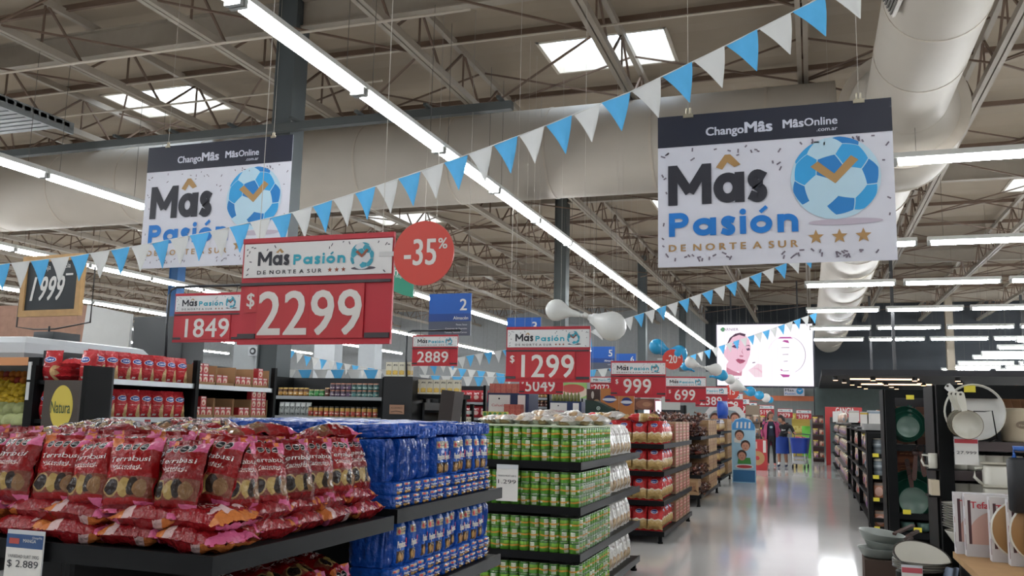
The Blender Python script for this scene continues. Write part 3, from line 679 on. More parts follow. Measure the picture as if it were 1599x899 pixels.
# ---------------------------------------------------------------- island of biscuit bags, nearest
gondola('black display island heaped with red biscuit bags, nearest the camera', -2.68, -1.575, 2.10, 3.20, (.20,.60,1.01), core=.32, top=1.225)
gondola('black display island stacked with blue biscuit packs', -2.68, -1.575, 3.24, 4.48, (.25,.69,1.03), core=.40, top=1.10)
foil = dict(rough=.13, bump=.7, bscale=34, coat=0, spec=.33, vary=.14, noise=.08)
bis = []
for k in range(3):
    sh = .02*k
    bis.append(pm('biscuit_wrapper', ('7e1114','861416','760d10')[k], [('r',.0,.05,1,.10,'6a0e16'),('r',.78,.80,1,1,'c25b82'),('r',.70-sh,0,1,.13,'c25b82') if k < 2 else ('r',0,0,.3,.13,'c46a35'),('r',.0,.86,.22,1,'c26a38'),
        ('r',.04,.17,.98,.44,'6e3a2c'),('e',.22+sh,.31,.16,.13,'9a7e54'),('e',.22+sh,.31,.13,.105,'2a201e'),('e',.50,.30,.13,.12,'a0854f'),('e',.66,.31,.11,.12,'2c211c'),('e',.82-sh,.29,.12,.11,'7a5a3c'),
        *[c for q in range(4) for c in (('e',.22+.17*q,.845,.074,.052,'b8b0ae'),('e',.22+.17*q,.845,.064,.044,'18161a'),('s',.17+.17*q,.83,.27+.17*q,.86,'bdb9b8',160))],
        ('s',.25,.50,.78,.545,'e2c9c2',120)], dist=.035, **foil))
wtxt = flat('e4dcd8', .35)
tx = (('Terrabusi', .5, .64, .075, 1, .74), ('Variedad', .47, .55, .042, 1, .5))
BISC = [('biscuit_bag', bag_mesh('biscuit_bag', .175, .228, .085, [bis[k%3], wtxt], k+1, tx, wr=.010, nu=16, nv=18)) for k in range(4)]
flatm = [pm('biscuit_wrapper_side', '7c151a', [('r',.0,0,.22,1,'c2703a'),('r',.22,0,.34,1,'c9a9a6'),('r',.86,0,1,1,'c25b82'),('e',.6,.5,.12,.3,'a88a58'),('s',.4,.3,.55,.7,'d8b8b2',60)], dist=.12, **foil),
         pm('biscuit_wrapper_side', '86171c', [('r',.82,0,1,1,'c8763c'),('e',.74,.5,.08,.4,'d4b6b6'),('r',0,0,.1,1,'c25b82'),('s',.3,.3,.6,.7,'d8b8b2',70)], dist=.12, **foil)]
FLATB = [('biscuit_bag', bag_mesh('biscuit_bag', .25, .19, .068, [flatm[k%2]], 11+k, (), crimp=.02, wr=.010, nu=18, nv=16, blunt=1)) for k in range(4)]
rn = random.Random(21)
# lying bags: two courses along the front and the aisle side
for lay in range(2):
    for k in range(5):
        spawn(FLATB[rn.randrange(4)], (-2.52+.205*k+.06*lay*(k%2)+rn.uniform(-.01,.01), 2.105+.02*lay+rn.uniform(0,.02), 1.045+.052*lay), (-PI/2+rn.uniform(-.08,.04), rn.uniform(-.06,.06), rn.uniform(-.12,.12)),
              'red and orange biscuit bag lying in the %s course along the island front' % ('lower','upper')[lay], 'biscuit bag', 'biscuit bags lying along the front')
    for k in range(5):
        spawn(FLATB[rn.randrange(4)], (-1.60-.02*lay+rn.uniform(-.015,.005), 2.26+.205*k+rn.uniform(-.01,.01), 1.045+.052*lay), (-PI/2+rn.uniform(-.08,.04), rn.uniform(-.05,.05), PI/2+rn.uniform(-.1,.1)),
              'red and orange biscuit bag lying in the %s course along the aisle side' % ('lower','upper')[lay], 'biscuit bag', 'biscuit bags lying along the aisle side')
# standing bags
for row in range(2):
    for k in range(7):
        spawn(BISC[rn.randrange(4)], (-2.70+.155*k+.05*row+rn.uniform(-.015,.015), 2.17+.085*row+rn.uniform(-.01,.015), 1.105+.015*row), (-.26+rn.uniform(-.08,.08), rn.uniform(-.12,.12), rn.uniform(-.3,.25)),
              'red biscuit bag standing in the %s row of the island front' % ('first','second')[row], 'biscuit bag', 'biscuit bags standing along the front')
for row in range(2):
    for k in range(6):
        spawn(BISC[rn.randrange(4)], (-1.655-.085*row+rn.uniform(-.015,.01), 2.32+.152*k+rn.uniform(-.01,.01), 1.10+.012*row), (-.32+rn.uniform(-.08,.06), rn.uniform(-.10,.10), PI/2-.25+rn.uniform(-.2,.2)),
              'red biscuit bag standing in the %s row on the aisle side' % ('first','second')[row], 'biscuit bag', 'biscuit bags standing along the aisle side')
# heap on top
for k in range(22):
    i, j = k % 4, k // 4
    spawn(BISC[rn.randrange(4)], (-2.62+.24*i+rn.uniform(-.04,.04), 2.36+.155*j+rn.uniform(-.03,.03), 1.295+.014*(k%3)), (-PI/2+rn.uniform(-.03,.10), rn.uniform(-.15,.15), rn.uniform(-.6,.6)),
          'red biscuit bag lying on the heap at the top of the island', 'biscuit bag', 'biscuit bags heaped on top')
# lower shelf
for k in range(4):
    spawn(BISC[rn.randrange(4)], (-1.66-.02*(k%2), 2.42+.2*k, .615), (-.3+rn.uniform(-.1,.1), rn.uniform(-.15,.15), PI/2-.3+rn.uniform(-.25,.25)), 'red biscuit bag standing on the lower shelf below the red heap', 'biscuit bag', 'biscuit bags on the lower shelf')
    spawn(BISC[rn.randrange(4)], (-1.70, 2.46+.2*k, .80), (-PI/2+.25, rn.uniform(-.2,.2), PI/2+rn.uniform(-.5,.5)), 'red biscuit bag lying over the others on the lower shelf', 'biscuit bag', 'biscuit bags on the lower shelf')
for k in range(3):
    spawn(BISC[k], (-2.45+.22*k, 2.2, .615), (-.2,0,rn.uniform(-.2,.2)), 'red biscuit bag in the shade of the lower front shelf', 'biscuit bag', 'biscuit bags on the lower shelf')
pc = price_card((12,832), 2.07, 92, 86, .30, [('VARIEDAD SURT 390G',.075),('$ 2.889',.16)], 'white price card with blue header on the front edge of the biscuit island', text_h=.1)
d = MB(); d.text('MANGA', .09, -.022, .010, -.0025, 0); d.text('ChangoM\u00e2s', .118, -.010, .006, -.0025, 0); d.box(.012,-.0025,-.028,.05,-.002,-.012,1); d.build('header_print', [white_d, flat('a8443c')], pc)
# blue biscuit packs
bfoil = dict(rough=.17, bump=.6, bscale=34, spec=.45, vary=.12, noise=.06)
blue_side = pm('blue_wrapper', '1347a0', **bfoil)
blue_face = pm('blue_wrapper_front', '154ea6', [('r',.12,.06,.9,.34,'3a2a22'),('e',.35,.2,.16,.11,'a8824c'),('e',.65,.18,.15,.11,'8d6538'),('r',.1,.72,.92,.90,'a89a7c'),('e',.3,.8,.14,.07,'c2454a'),('s',.45,.74,.9,.88,'3c4a5c',90)], dist=.03, **bfoil)
blue_dark = pm('blue_wrapper_wrinkled', '0f3c8c', rough=.18, bump=.8, bscale=24, spec=.45, vary=.12, noise=.08)
def pack_mesh(w, d, h, face, seed, text=True, rib=0):
    b = MB(); n = 14 if rib else 8
    def P(i, j, f):   # f: front right back left ; rounded, creased
        u, v = i, j
        a = {0:(-1+2*u,-1), 1:(1,-1+2*u), 2:(1-2*u,1), 3:(-1,1-2*u)}[f]
        L = math.sqrt(a[0]**2+a[1]**2); k = 1/max(1, L/1.22)
        e = 1-.10*max(0,abs(2*v-1)-.8)/.2
        nz = mnoise.noise(Vector((a[0]*3+seed, a[1]*3, v*6)))*.006 + .003*math.sin(a[0]*9+a[1]*7+seed) + rib*math.sin(a[0]*17+a[1]*15+v*1.5+seed)*math.sin(PI*min(1,max(0,v)))
        return Vector((a[0]*w/2*k*e+nz*a[0], a[1]*d/2*k*e+nz*a[1], v*h))
    for f in range(4): b.grid(lambda u,v,f=f: P(u,v,f), n, n, 1 if f == 0 else 0)
    for zz, fl in ((h,1),(0,0)):
        ring = [P(i/n, fl, f) for f in range(4) for i in range(n)]; c = Vector((0,0,zz+(.006 if fl else 0)))
        b.add(ring+[c], [((k,(k+1)%len(ring),len(ring)) if fl else ((k+1)%len(ring),k,len(ring))) for k in range(len(ring))], 0, None, True)
    if text:
        b.text('Pepitos', -.06*w, h*.42, h*.17, mi=2, bold=.04, fit=w*.78, fn=lambda x,z: Vector((x,-d/2-.004,z))); b.text('!', .42*w, h*.42, h*.22, mi=3, bold=.03, fn=lambda x,z: Vector((x,-d/2-.004,z)))
    return b.mesh('biscuit_pack', [blue_side, face, white_d, flat('c23440')])
PK = [('biscuit_pack', pack_mesh(.075,.20,.17,blue_face,k)) for k in range(2)]
PKW = [('biscuit_pack', pack_mesh(.085,.16,.17,blue_dark,5+k,False,.006)) for k in range(2)]
PKS = [('biscuit_pack', pack_mesh(.075,.20,.052,blue_face,9+k,True)) for k in range(2)]
PKT = [('biscuit_pack', pack_mesh(.17,.085,.055,blue_dark,13+k,False,.004)) for k in range(2)]
def blue_block(z, y0, y1, plain, lab):
    """courses of packs with their fronts to the aisle"""
    n = int((y1-y0)/.088)
    for k in range(n):
        y = y0+.046+.088*k; pl = k < plain or k == n-1
        j = rn.uniform(-.02,.012)
        for c in range(2):
            spawn(PKS[k%2], (-1.70+rn.uniform(-.008,.006), y, z+.052*c), (0,0,PI/2+rn.uniform(-.06,.06)), 'small blue biscuit pack laid under the upright packs on the %s' % lab, 'biscuit pack', 'small blue biscuit packs on the %s' % lab)
        spawn((PKW if pl else PK)[k%2], (-1.70+j, y, z+.106), (rn.uniform(-.05,.05),rn.uniform(-.07,.07),PI/2+rn.uniform(-.18,.18)), ('plain side of a blue biscuit pack on the %s' if pl else 'upright blue biscuit pack with white lettering on the %s') % lab, 'biscuit pack', 'upright blue biscuit packs on the %s' % lab)
    for i in range(6):
        for k in range(n):
            if (i > 0 and z < .9): continue
            spawn(PKT[(k+i)%2], (-1.70-.172*i+rn.uniform(-.008,.008), y0+.046+.088*k, z+.278+rn.uniform(-.003,.012)), (rn.uniform(-.05,.05),rn.uniform(-.04,.04),rn.uniform(-.06,.06)), 'blue biscuit pack lying on top of the stack on the %s' % lab, 'biscuit pack', 'blue biscuit packs laid on top of the %s' % lab)
blue_block(1.031, 3.26, 4.47, 5, 'upper shelf')
blue_block(.691, 3.26, 4.47, 1, 'lower shelf')
tag(MB().rbox(-1.95,4.32,.253,-1.60,4.46,.56,.01).build('carton', pm('kraft_board','b08c62',rough=.8)), 'brown carton on the bottom shelf below the blue packs', 'carton')
# ---------------------------------------------------------------- island of tins and pasta
gondola('black display island of green tins and white pasta bags', -2.68, -1.575, 6.18, 8.45, (.13,.45,.77,1.085), core=.30)
tin_body = pm('tin_label', '4c8420', [('r',0,.80,1,.90,'1f5220'),('r',.08,.12,.24,.80,'c9cfba'),('s',.09,.2,.23,.7,'5d6b50',60),('w',.36,.50,.03,12,'c98a30'),('r',.56,.1,.92,.34,'4d8c2a'),('r',.55,.56,.95,.8,'74a62e'),('r',.30,.1,.5,.45,'c9cfba'),('r',.30,0,.5,.3,'4f8f2a')], rough=.35, vary=.1, noise=.04)
tin_metal = flat('b9bcb4', .25, .8)
TIN = ('food_tin', MB().lathe([(.034,.0),(.0365,.003),(.0365,.079),(.034,.082),(.032,.080),(.0,.080)], 18, mis=[1,0,1,1,1]).mesh('food_tin', [tin_body, tin_metal]))
TOPT = .0825
film = pm('shrink_film', 'd9ddd8', rough=.12); film.node_tree.nodes['Principled BSDF'].inputs['Alpha'].default_value = .10
lev = ('bottom', 'third', 'second', 'top')
for li, z in enumerate((.13,.45,.77,1.085)):
    for r_ in range(3):
        zz = z + TOPT*r_ + .001
        for k in range(14):
            if k > 9 and li < 3: continue
            spawn(TIN, (-1.62-.0745*k, 6.225, zz), (0,0,PI+.6+rn.choice((0,0,.9,2.6,3.6))+rn.uniform(-.3,.3)), 'green food tin at the front of the %s shelf of the tin island' % lev[li], 'food tin', 'green tins at the island front')
        for k in range(1, 14):
            spawn(TIN, (-1.615, 6.225+.0745*k, zz), (0,0,PI/2+.6+rn.choice((0,0,.9,2.6))+rn.uniform(-.3,.3)), 'green food tin along the aisle side of the %s shelf of the tin island' % lev[li], 'food tin', 'green tins along the aisle side')
    if li in (1, 2): tag(MB().box(-1.578,6.18,z+.002,-1.576,7.25,z+.17).build('shrink_film', film), 'clear film round the green tins on the %s shelf' % lev[li], 'film')
lid = MB().box(-2.66,6.19,1.335,-1.58,7.26,1.345); 
tag(lid.build('tray_cover', pm('pale_green_card','b9c4a8',rough=.6,bump=.2,bscale=8)), 'pale green film and card laid over the top of the tins', 'cover')
pasta_m = pm('pasta_wrapper', 'cdc9c2', [('e',.35,.2,.28,.18,'a98a66'),('e',.35,.2,.2,.11,'c2a780'),('s',.55,.2,.95,.85,'9a948e',60),('r',.2,.62,.75,.8,'b9b3ad'),('s',.25,.64,.7,.78,'7a6a64',40)], dist=.05, rough=.3, bump=.3, bscale=24, coat=.3, vary=.06)
PAS = [('pasta_bag', bag_mesh('pasta_bag', .15, .26, .075, [pasta_m], 30+k, (), wr=.008)) for k in range(3)]
for li, z in enumerate((.13,.45,.77,1.085)):
    for k in range(7):
        spawn(PAS[k%3], (-1.645, 7.36+.15*k, z+.002), (-.2+rn.uniform(-.06,.05), rn.uniform(-.05,.05), PI/2-.1+rn.uniform(-.12,.12)), 'white pasta bag leaning on the %s shelf beside the green tins' % lev[li], 'pasta bag', 'white pasta bags on the tin island')
for k in range(12):
    spawn(PAS[k%3], (-2.45+.16*(k%6), 6.5+.45*(k//6)+rn.uniform(-.1,.1), 1.375+.006*(k%2)), (-PI/2, 0, rn.uniform(-.4,.4)), 'white pasta bag lying flat on top of the tin island', 'pasta bag', 'white pasta bags lying on the tin island')
for k in range(10):
    spawn(PAS[k%3], (-2.40+.16*(k%5), 7.4+.45*(k//5)+rn.uniform(-.1,.1), 1.385+.03*(k%2)), (-PI/2+.1, 0, rn.uniform(-.5,.5)), 'white pasta bag on the low heap behind the green tins', 'pasta bag', 'white pasta bags heaped behind the tins')
tag(MB().box(-2.55,7.30,1.09,-1.74,8.40,1.345).build('stack_base', flat('b9a88c')), 'pale carton block under the heaped pasta bags', 'carton')
price_card((776,727), 6.1, 36, 55, .08, [('FIDEOS MOST 500 G',.05),('1.299',.12)], 'white price card reading 1.299 hanging beside the green tins', header='c9ccd0')
# ---------------------------------------------------------------- island of red noodle sacks and brown boxes
gondola('black display island of red noodle sacks and brown boxes', -2.72, -1.63, 10.25, 12.7, (.13,.47,.80,1.11), core=.38, grp='black display islands')
noo = pm('noodle_wrapper', 'b92b2e', [('w',.06,.46,.02,14,'c9ac78'),('w',.43,.49,.02,14,'e0d2b8'),('w',.1,.34,.03,20,'b8975e'),('e',.5,.80,.24,.09,'d9d5d8'),('e',.5,.80,.21,.075,'34459a'),('s',.32,.77,.68,.83,'dcdce8',50)], dist=.03, **foil)
NOO = [('noodle_sack', bag_mesh('noodle_sack', .185, .27, .10, [noo], 40+k, (), wr=.008)) for k in range(3)]
for li, z in enumerate((.13,.47,.80,1.11)):
    for k in range(6):
        spawn(NOO[k%3], (-1.74-.178*k, 10.32, z+.002), (-.12+rn.uniform(-.04,.04), 0, rn.uniform(-.06,.06)), 'red noodle sack facing the camera on the %s shelf of its island' % lev[li], 'noodle sack', 'red noodle sacks facing front')
    for k in range(5):
        spawn(NOO[k%3], (-1.70, 10.47+.175*k, z+.002), (-.14+rn.uniform(-.04,.04), 0, PI/2-.1+rn.uniform(-.08,.08)), 'red noodle sack facing the aisle on the %s shelf of its island' % lev[li], 'noodle sack', 'red noodle sacks facing the aisle')
for k in range(18):
    spawn(NOO[k%3], (-2.6+.27*(k%4)+rn.uniform(-.03,.03), 10.32+.2*(k//4), 1.40+.015*(k%2)), (-PI/2, 0, rn.uniform(-.3,.3)+PI/2*(k%2)), 'red noodle sack lying on top of its island', 'noodle sack', 'red noodle sacks lying on top')
tag(MB().box(-2.6,10.45,1.113,-1.80,11.3,1.35).build('stack_base', flat('5c2a26')), 'dark red carton block under the lying noodle sacks', 'carton')
boxm = pm('printed_carton', '9c7c60', [('r',.06,.1,.94,.45,'a04c42'),('r',.06,.55,.94,.9,'a3534a'),('s',.1,.15,.9,.42,'c9a890',40),('s',.1,.6,.9,.86,'c9a890',40)], rough=.6, vary=.08)
BOX = ('printed_carton', MB().box(-.14,-.17,0,.14,.17,.255, faces=[0,0,0,0,1,1]).mesh('printed_carton', [boxm, flat('a88a68',.8)]))
for li, z in enumerate((.13,.47,.80,1.11)):
    for k in range(4): spawn(BOX, (-1.815, 11.49+.345*k, z+.002), (0,0,PI/2), 'brown carton with faded red panels on the %s shelf beside the noodle sacks' % lev[li], 'carton', 'brown cartons beside the noodle sacks')
# ---------------------------------------------------------------- island of sweets
gondola('black display island heaped with dark wrapped sweets', -2.75, -1.74, 14.75, 17.75, (.18,.50,.82,1.12), core=.40)
sweet = [flat('35191a', .3, vary=.3), flat('6a3426', .3), flat('7a5a4c', .3)]
CANDY = []
for k in range(3):
    b = MB(); b.grid(lambda u,v: Vector((.062*math.cos(2*PI*u)*math.sin(PI*v), .036*math.sin(2*PI*u)*math.sin(PI*v), .034*math.cos(PI*v)+.034)), 8, 5, 0)
    b.grid(lambda u,v: Vector((.03*math.cos(2*PI*u)*math.sin(PI*v), -.022+.018*math.sin(2*PI*u)*math.sin(PI*v), .028*math.cos(PI*v)+.042)), 6, 4, 1)
    for s_ in (-1,1): b.add([(s_*.055,0,.034),(s_*.10,-.03,.05),(s_*.10,.03,.02),(s_*.095,.0,.07)], [(0,1,3),(0,3,2),(0,2,1)], 2 if k else 1)
    CANDY.append(('sweet_bag', b.mesh('sweet_bag', [sweet[k%2], sweet[2] if k != 1 else flat('8a5a48',.35), sweet[2]])))
for li, z in enumerate((.18,.50,.82,1.12)):
    for k in range(26 if li < 3 else 40):
        x = -1.80-.078*(k%13); h = z+.01+.055*(k//13)
        spawn(CANDY[rn.randrange(3)], (x+rn.uniform(-.02,.02), 14.82+rn.uniform(0,.06)+.02*(k//13), h), (rn.uniform(-.5,.5),rn.uniform(-.5,.5),rn.uniform(0,6)), 'dark wrapped sweet bag piled at the front of the %s shelf' % lev[li], 'sweet bag', 'dark wrapped sweets on the island')
    for k in range(22):
        spawn(CANDY[rn.randrange(3)], (-1.79+rn.uniform(-.05,.01), 14.9+.1*(k%11), z+.01+.06*(k//11)), (rn.uniform(-.5,.5),rn.uniform(-.5,.5),rn.uniform(0,6)), 'dark wrapped sweet bag piled on the aisle side of the %s shelf' % lev[li], 'sweet bag', 'dark wrapped sweets on the island')
for k in range(70):
    a = k % 10; spawn(CANDY[rn.randrange(3)], (-2.68+.095*a+rn.uniform(-.02,.02), 14.9+.19*(k//10), 1.27+.08*rn.random()+.02*(k//10)), (rn.uniform(-.6,.6),rn.uniform(-.6,.6),rn.uniform(0,6)), 'dark wrapped sweet bag on the heap crowning its island', 'sweet bag', 'dark wrapped sweets heaped on top')
tag(MB().box(-2.6,14.95,1.123,-1.86,16.3,1.27).build('stack_base', flat('3a211c')), 'dark carton block under the heap of sweets', 'carton')
tanm = pm('tan_carton', 'a88762', [('r',.1,.2,.9,.75,'94704e'),('s',.15,.3,.85,.65,'7c4a38',30)], rough=.7, vary=.1)
BOX2 = ('kraft_carton', MB().box(-.16,-.18,0,.16,.18,.27, faces=[0,0,0,0,1,1]).mesh('kraft_carton', [tanm, flat('a88a68',.8)]))
for li, z in enumerate((.18,.50,.82,1.12)):
    for k in range(4): spawn(BOX2, (-1.925, 16.2+.37*k, z+.002), (0,0,PI/2), 'plain brown carton on the %s shelf behind the sweets' % lev[li], 'carton', 'plain brown cartons behind the sweets')
for k in range(2): spawn(BOX2, (-1.94-.34*k, 14.97, .182), (0,0,0), 'brown carton on the bottom shelf under the sweets', 'carton', 'brown cartons under the sweets')
# ---------------------------------------------------------------- island of pasta packs further on
gondola('black display island of yellow pasta packs with dark blue labels', -2.85, -1.86, 19.4, 22.0, (.18,.52,.85,1.15), core=.38)
yel = pm('pasta_pack', 'a9895a', [('r',0,.62,1,.95,'33365e'),('s',.1,.66,.9,.9,'c9c2bc',30),('r',0,0,1,.12,'6e3a34'),('e',.5,.35,.35,.18,'c2a46c')], dist=.04, rough=.3, bump=.25, vary=.12)
PKY = [('pasta_pack', bag_mesh('pasta_pack', .17, .27, .09, [yel], 60+k, (), nu=8, nv=8)) for k in range(2)]
for li, z in enumerate((.18,.52,.85,1.15)):
    for k in range(5): spawn(PKY[k%2], (-1.96-.17*k, 19.46, z+.002), (-.1,0,0), 'yellow pasta pack facing front on the %s shelf, far island' % lev[li], 'pasta pack', 'yellow pasta packs on the far island')
    for k in range(8): spawn(PKY[k%2], (-1.93, 19.62+.165*k, z+.002), (-.1,0,PI/2), 'yellow pasta pack facing the aisle on the %s shelf, far island' % lev[li], 'pasta pack', 'yellow pasta packs on the far island')
    for k in range(3): spawn(BOX2, (-2.03, 21.1+.37*k, z+.002), (0,0,PI/2), 'brown carton at the far end of the %s shelf of the pasta pack island' % lev[li], 'carton', 'brown cartons on the far island')
bb = pm('blue_carrier', '2450b0', rough=.3, bump=.4, bscale=12)
spawn(('blue_sack', bag_mesh('blue_sack', .34, .40, .2, [bb], 77)), (-1.95, 20.9, 1.43), (0,0,PI/2-.6), 'bright blue sack standing on the pasta pack island', 'sack')
# ---------------------------------------------------------------- left: shelves of the grocery aisles
def shelf_unit(label, x0, x1, y0, y1, zs, face='x', bays=1, top=1.86, back=True, grp=None, cat='shelf unit', panel='1d1f22', end=None, rail=True):
    """wall-less shop shelving; face 'x' opens to +X, '-y' opens to the camera side"""
    g = thing('shelf_unit', label, cat, ((x0+x1)/2,(y0+y1)/2,0), (0,0,0), grp); w, d = (x1-x0)/2, (y1-y0)/2
    pm_ = flat(panel, .5)
    if face == 'x':
        MB().box(-w,-d,.02,-w+.03,d,top).build('back_panel', pm_, g)
        for k in range(bays+1):
            y = -d+2*d*k/bays; MB().box(w-.05,y-.022,0,w,y+.022,top).build('upright_post', blk, g); MB().box(-w,y-.012,0,w-.05,y+.012,top-.25).build('side_bracket', blk, g)
        for z in zs:
            s = MB().box(-w+.03,-d,z-.03,w-.03,d,z).build('shelf_board', blk2, g)
            if rail: MB().box(w-.03,-d+.02,z-.04,w-.018,d-.02,z+.005).build('price_rail', rail_g, s)
    else:
        MB().box(-w,d-.03,.02,w,d,top).build('back_panel', pm_, g)
        for k in range(bays+1):
            x = -w+2*w*k/bays; MB().box(x-.022,-d,0,x+.022,-d+.05,top).build('upright_post', blk, g); MB().box(x-.012,-d+.05,0,x+.012,d-.03,top-.0).build('side_bracket', blk, g)
        for z in zs:
            s = MB().box(-w,-d+.03,z-.03,w,d-.03,z).build('shelf_board', blk2, g)
            if rail: MB().box(-w+.02,-d+.018,z-.04,w-.02,-d+.03,z+.005).build('price_rail', rail_g, s)
    if end: MB().box(w,-d,.02,w+.03,d,top).build('end_panel', flat(end,.5), g)
    return g
shelf_unit('black shelf unit of red sacks and small red cartons on the left', -6.05, -5.5, 5.66, 8.22, (.3,.63,.97,1.32,1.635), 'x', 2, grp=None)
EX = at_y(60,600,5.40).x
shelf_unit('black end shelf of red sacks facing the camera behind the yellow oval board', EX, at_y(141,600,5.40).x, 5.34, 5.64, (.3,.63,.97,1.30,1.605), '-y', 1, top=1.72, rail=False)
flour = pm('red_sack_wrapper', 'b02a30', [('e',.86,.24,.28,.24,'c9a777'),('e',.5,.66,.34,.10,'d9d7e2'),('e',.5,.66,.31,.08,'2f4290'),('s',.28,.63,.72,.69,'dfe2f0',50),('r',.2,.06,.42,.12,'d8c8c2'),('s',.15,.38,.6,.44,'d9a9a4',60)], dist=.03, **foil)
FLO = [('red_sack', bag_mesh('red_sack', .165, .24, .09, [flour], 80+k, (), wr=.008, nu=10, nv=12)) for k in range(3)]
for li, z in ((0,1.322),(1,1.637)):
    nm = ('lower','upper')[li]
    for k in range(8): spawn(FLO[k%3], (-5.59, 5.78+.147*k, z), (-.14+rn.uniform(-.04,.05),rn.uniform(-.03,.03),PI/2-.1+rn.uniform(-.1,.1)), 'red sack with blue oval on the %s shelf right of the post' % nm, 'sack', 'red sacks on the left shelf unit')
    for k, x in enumerate((at_y(78,600,5.44).x,at_y(146,600,5.52).x)): spawn(FLO[k], (x, 5.44, 1.302 if li == 0 else 1.607), (-.1,0,.1-.2*k), 'red sack standing on the %s end shelf behind the yellow oval board' % nm, 'sack', 'red sacks on the end shelf')
    for k in range(4 - li): spawn(FLO[k%3], (at_y(113,600,5.5).x+rn.uniform(-.015,.015), 5.625, (1.335 if li == 0 else 1.64)+.05*k), (-PI/2, 0, PI+rn.uniform(-.1,.1)), 'red sack lying in the pile on the %s end shelf' % nm, 'sack', 'red sacks lying in piles on the end shelf')
puree = pm('small_carton', 'b52f34', [('e',.55,.42,.36,.3,'d6b9a4'),('e',.5,.34,.2,.14,'b0402f'),('r',.1,.82,.9,.95,'d9c9c2')], rough=.4, vary=.08)
PUR = ('small_carton', MB().box(-.04,-.03,0,.04,.03,.098, faces=[0,1,1,1,1,1]).mesh('small_carton', [puree, flat('a82a30',.4)]))
tray_m = pm('corrugated_tray', 'a5815c', rough=.85, noise=.08)
def tray(x, y, z, w, d, h, lab):
    b = MB().box(-w/2,-d/2,0,w/2,d/2,.006).box(-w/2,d/2-.005,0,w/2,d/2,h).box(-w/2,-d/2,0,-w/2+.005,d/2,h).box(w/2-.005,-d/2,0,w/2,d/2,h).box(-w/2,-d/2,0,w/2,-d/2+.005,.03)
    return tag(b.build('cardboard_tray', tray_m, None, (x,y,z), (0,0,PI/2)), lab, 'tray', 'cardboard trays on the left shelf unit')
for li, z in ((0,1.322),(1,1.637)):
    for t_ in range(4):
        tray(-5.68, 7.12+.30*t_, z, .29, .26, .19, 'brown cardboard tray of small red cartons on the %s shelf' % ('lower','upper')[li])
        for k in range(3):
            if (t_, k, li) in ((1,2,1),(2,0,0)): continue
            spawn(PUR, (-5.585, 7.03+.30*t_+.088*k, z+.007), (0,0,PI/2), 'small red carton in the bottom row of a tray on the %s shelf' % ('lower','upper')[li], 'small carton', 'small red cartons in trays')
            if (li == 0 and t_ == 3) or (li == 1 and t_ == 0 and k < 2) or (k == 1 and t_ in (0, 3)): spawn(PUR, (-5.588, 7.03+.30*t_+.088*k, z+.106), (0,0,PI/2), 'small red carton stacked on another in a tray on the %s shelf' % ('lower','upper')[li], 'small carton', 'small red cartons stacked in trays')
            if li == 0 and t_ == 3: spawn(PUR, (-5.59, 7.03+.30*t_+.088*k, z+.205), (0,0,PI/2), 'small red carton topping the full tray on the lower shelf', 'small carton', 'small red cartons topping the tray')
for li, z in ((0,.972),):
    for k in range(6): spawn(FLO[k%3], (-5.6, 5.85+.18*k, z), (-.1,0,PI/2), 'red sack half hidden on the shelf below the price cards', 'sack', 'red sacks half hidden')
price_card((226,655), 5.9, 14, 12, .3, [('$',.2)], 'tiny white price card with red top under the red sacks', header='b03038')
price_card((358,652), 7.5, 12, 11, .2, [('$',.2)], 'tiny white price card under the small red cartons', header='3a3a3a')
# yellow oval board
c = at_y(62,676,4.75); w_ = .31
nb = thing('promo_board', 'dark brown board with a large yellow lettered oval behind the biscuit heap', 'sign', (c.x,4.75,1.0))
MB().box(0,0,0,w_,.02,.585).build('board', flat('3a3029',.5), nb)
b = MB().disc(w_*.55,.40,.098,-.002,0,rz=.15,n=40); b.text('Natura', w_*.53, .36, .085, -.003, 1, fit=.17, bold=.01)
b.build('oval_print', [flat('c9b44a',.5), flat('2e4a2c',.5)], nb)
MB().box(.02,.005,-1.0,w_-.02,.015,0).build('stand_post', blk, nb)
# fruit case with its white canopy
fc = thing('fruit_case', 'white refrigerated fruit case with rounded grey canopy at far left', 'fruit case', (-7.2,6.1,0))
cp = MB(); a = at_y(85,520,6.2); e = at_x(232,548,a.x+.02)
prof = [(0,0),(-.03,.05),(-.02,.14),(.05,.19),(.16,.21)]
x1 = a.x+7.2
for i in range(4):
    (o0,h0),(o1,h1) = prof[i], prof[i+1]
    z = 1.81
    cp.add([(-2.2,o0-.2,z+h0),(x1-o0,o0-.2,z+h0),(x1-o1,o1-.2,z+h1),(-2.2,o1-.2,z+h1)], [(0,1,2,3)], 0, None, True)
    LY = e.y-6.1
    cp.add([(x1-o0,o0-.2,z+h0),(x1-o0,LY,z+h0-.0),(x1-o1,LY,z+h1),(x1-o1,o1-.2,z+h1)], [(0,1,2,3)], 0, None, True)
cp.add([(-2.2,-.04,2.02),(x1-.16,-.04,2.02),(x1-.16,LY,2.02),(-2.2,LY,2.02)], [(0,1,2,3)])
cp.add([(-2.2,-.2,1.81),(x1,-.2,1.81),(x1,LY,1.81),(-2.2,LY,1.81)], [(3,2,1,0)])
cp.build('canopy', flat('b9bcbf',.3), fc)
MB().box(-2.2,.9,0,x1-.1,1.0,1.81).build('back_panel', flat('7b7a76'), fc)
MB().box(-2.2,-.3,0,x1-.1,.9,.75).build('plinth', flat('2a2b2c'), fc)
pp = at_y(52,600,5.75)
MB().box(pp.x+7.2-.07,-.36,0,pp.x+7.2+.05,-.30,1.81).build('front_post', blk, fc)
for k in range(2): MB().box(pp.x+7.2-.055,-.37,1.62-.17*k,pp.x+7.2-.02,-.36,1.77-.17*k).build('price_strip', flat('c6c8c8'), fc)
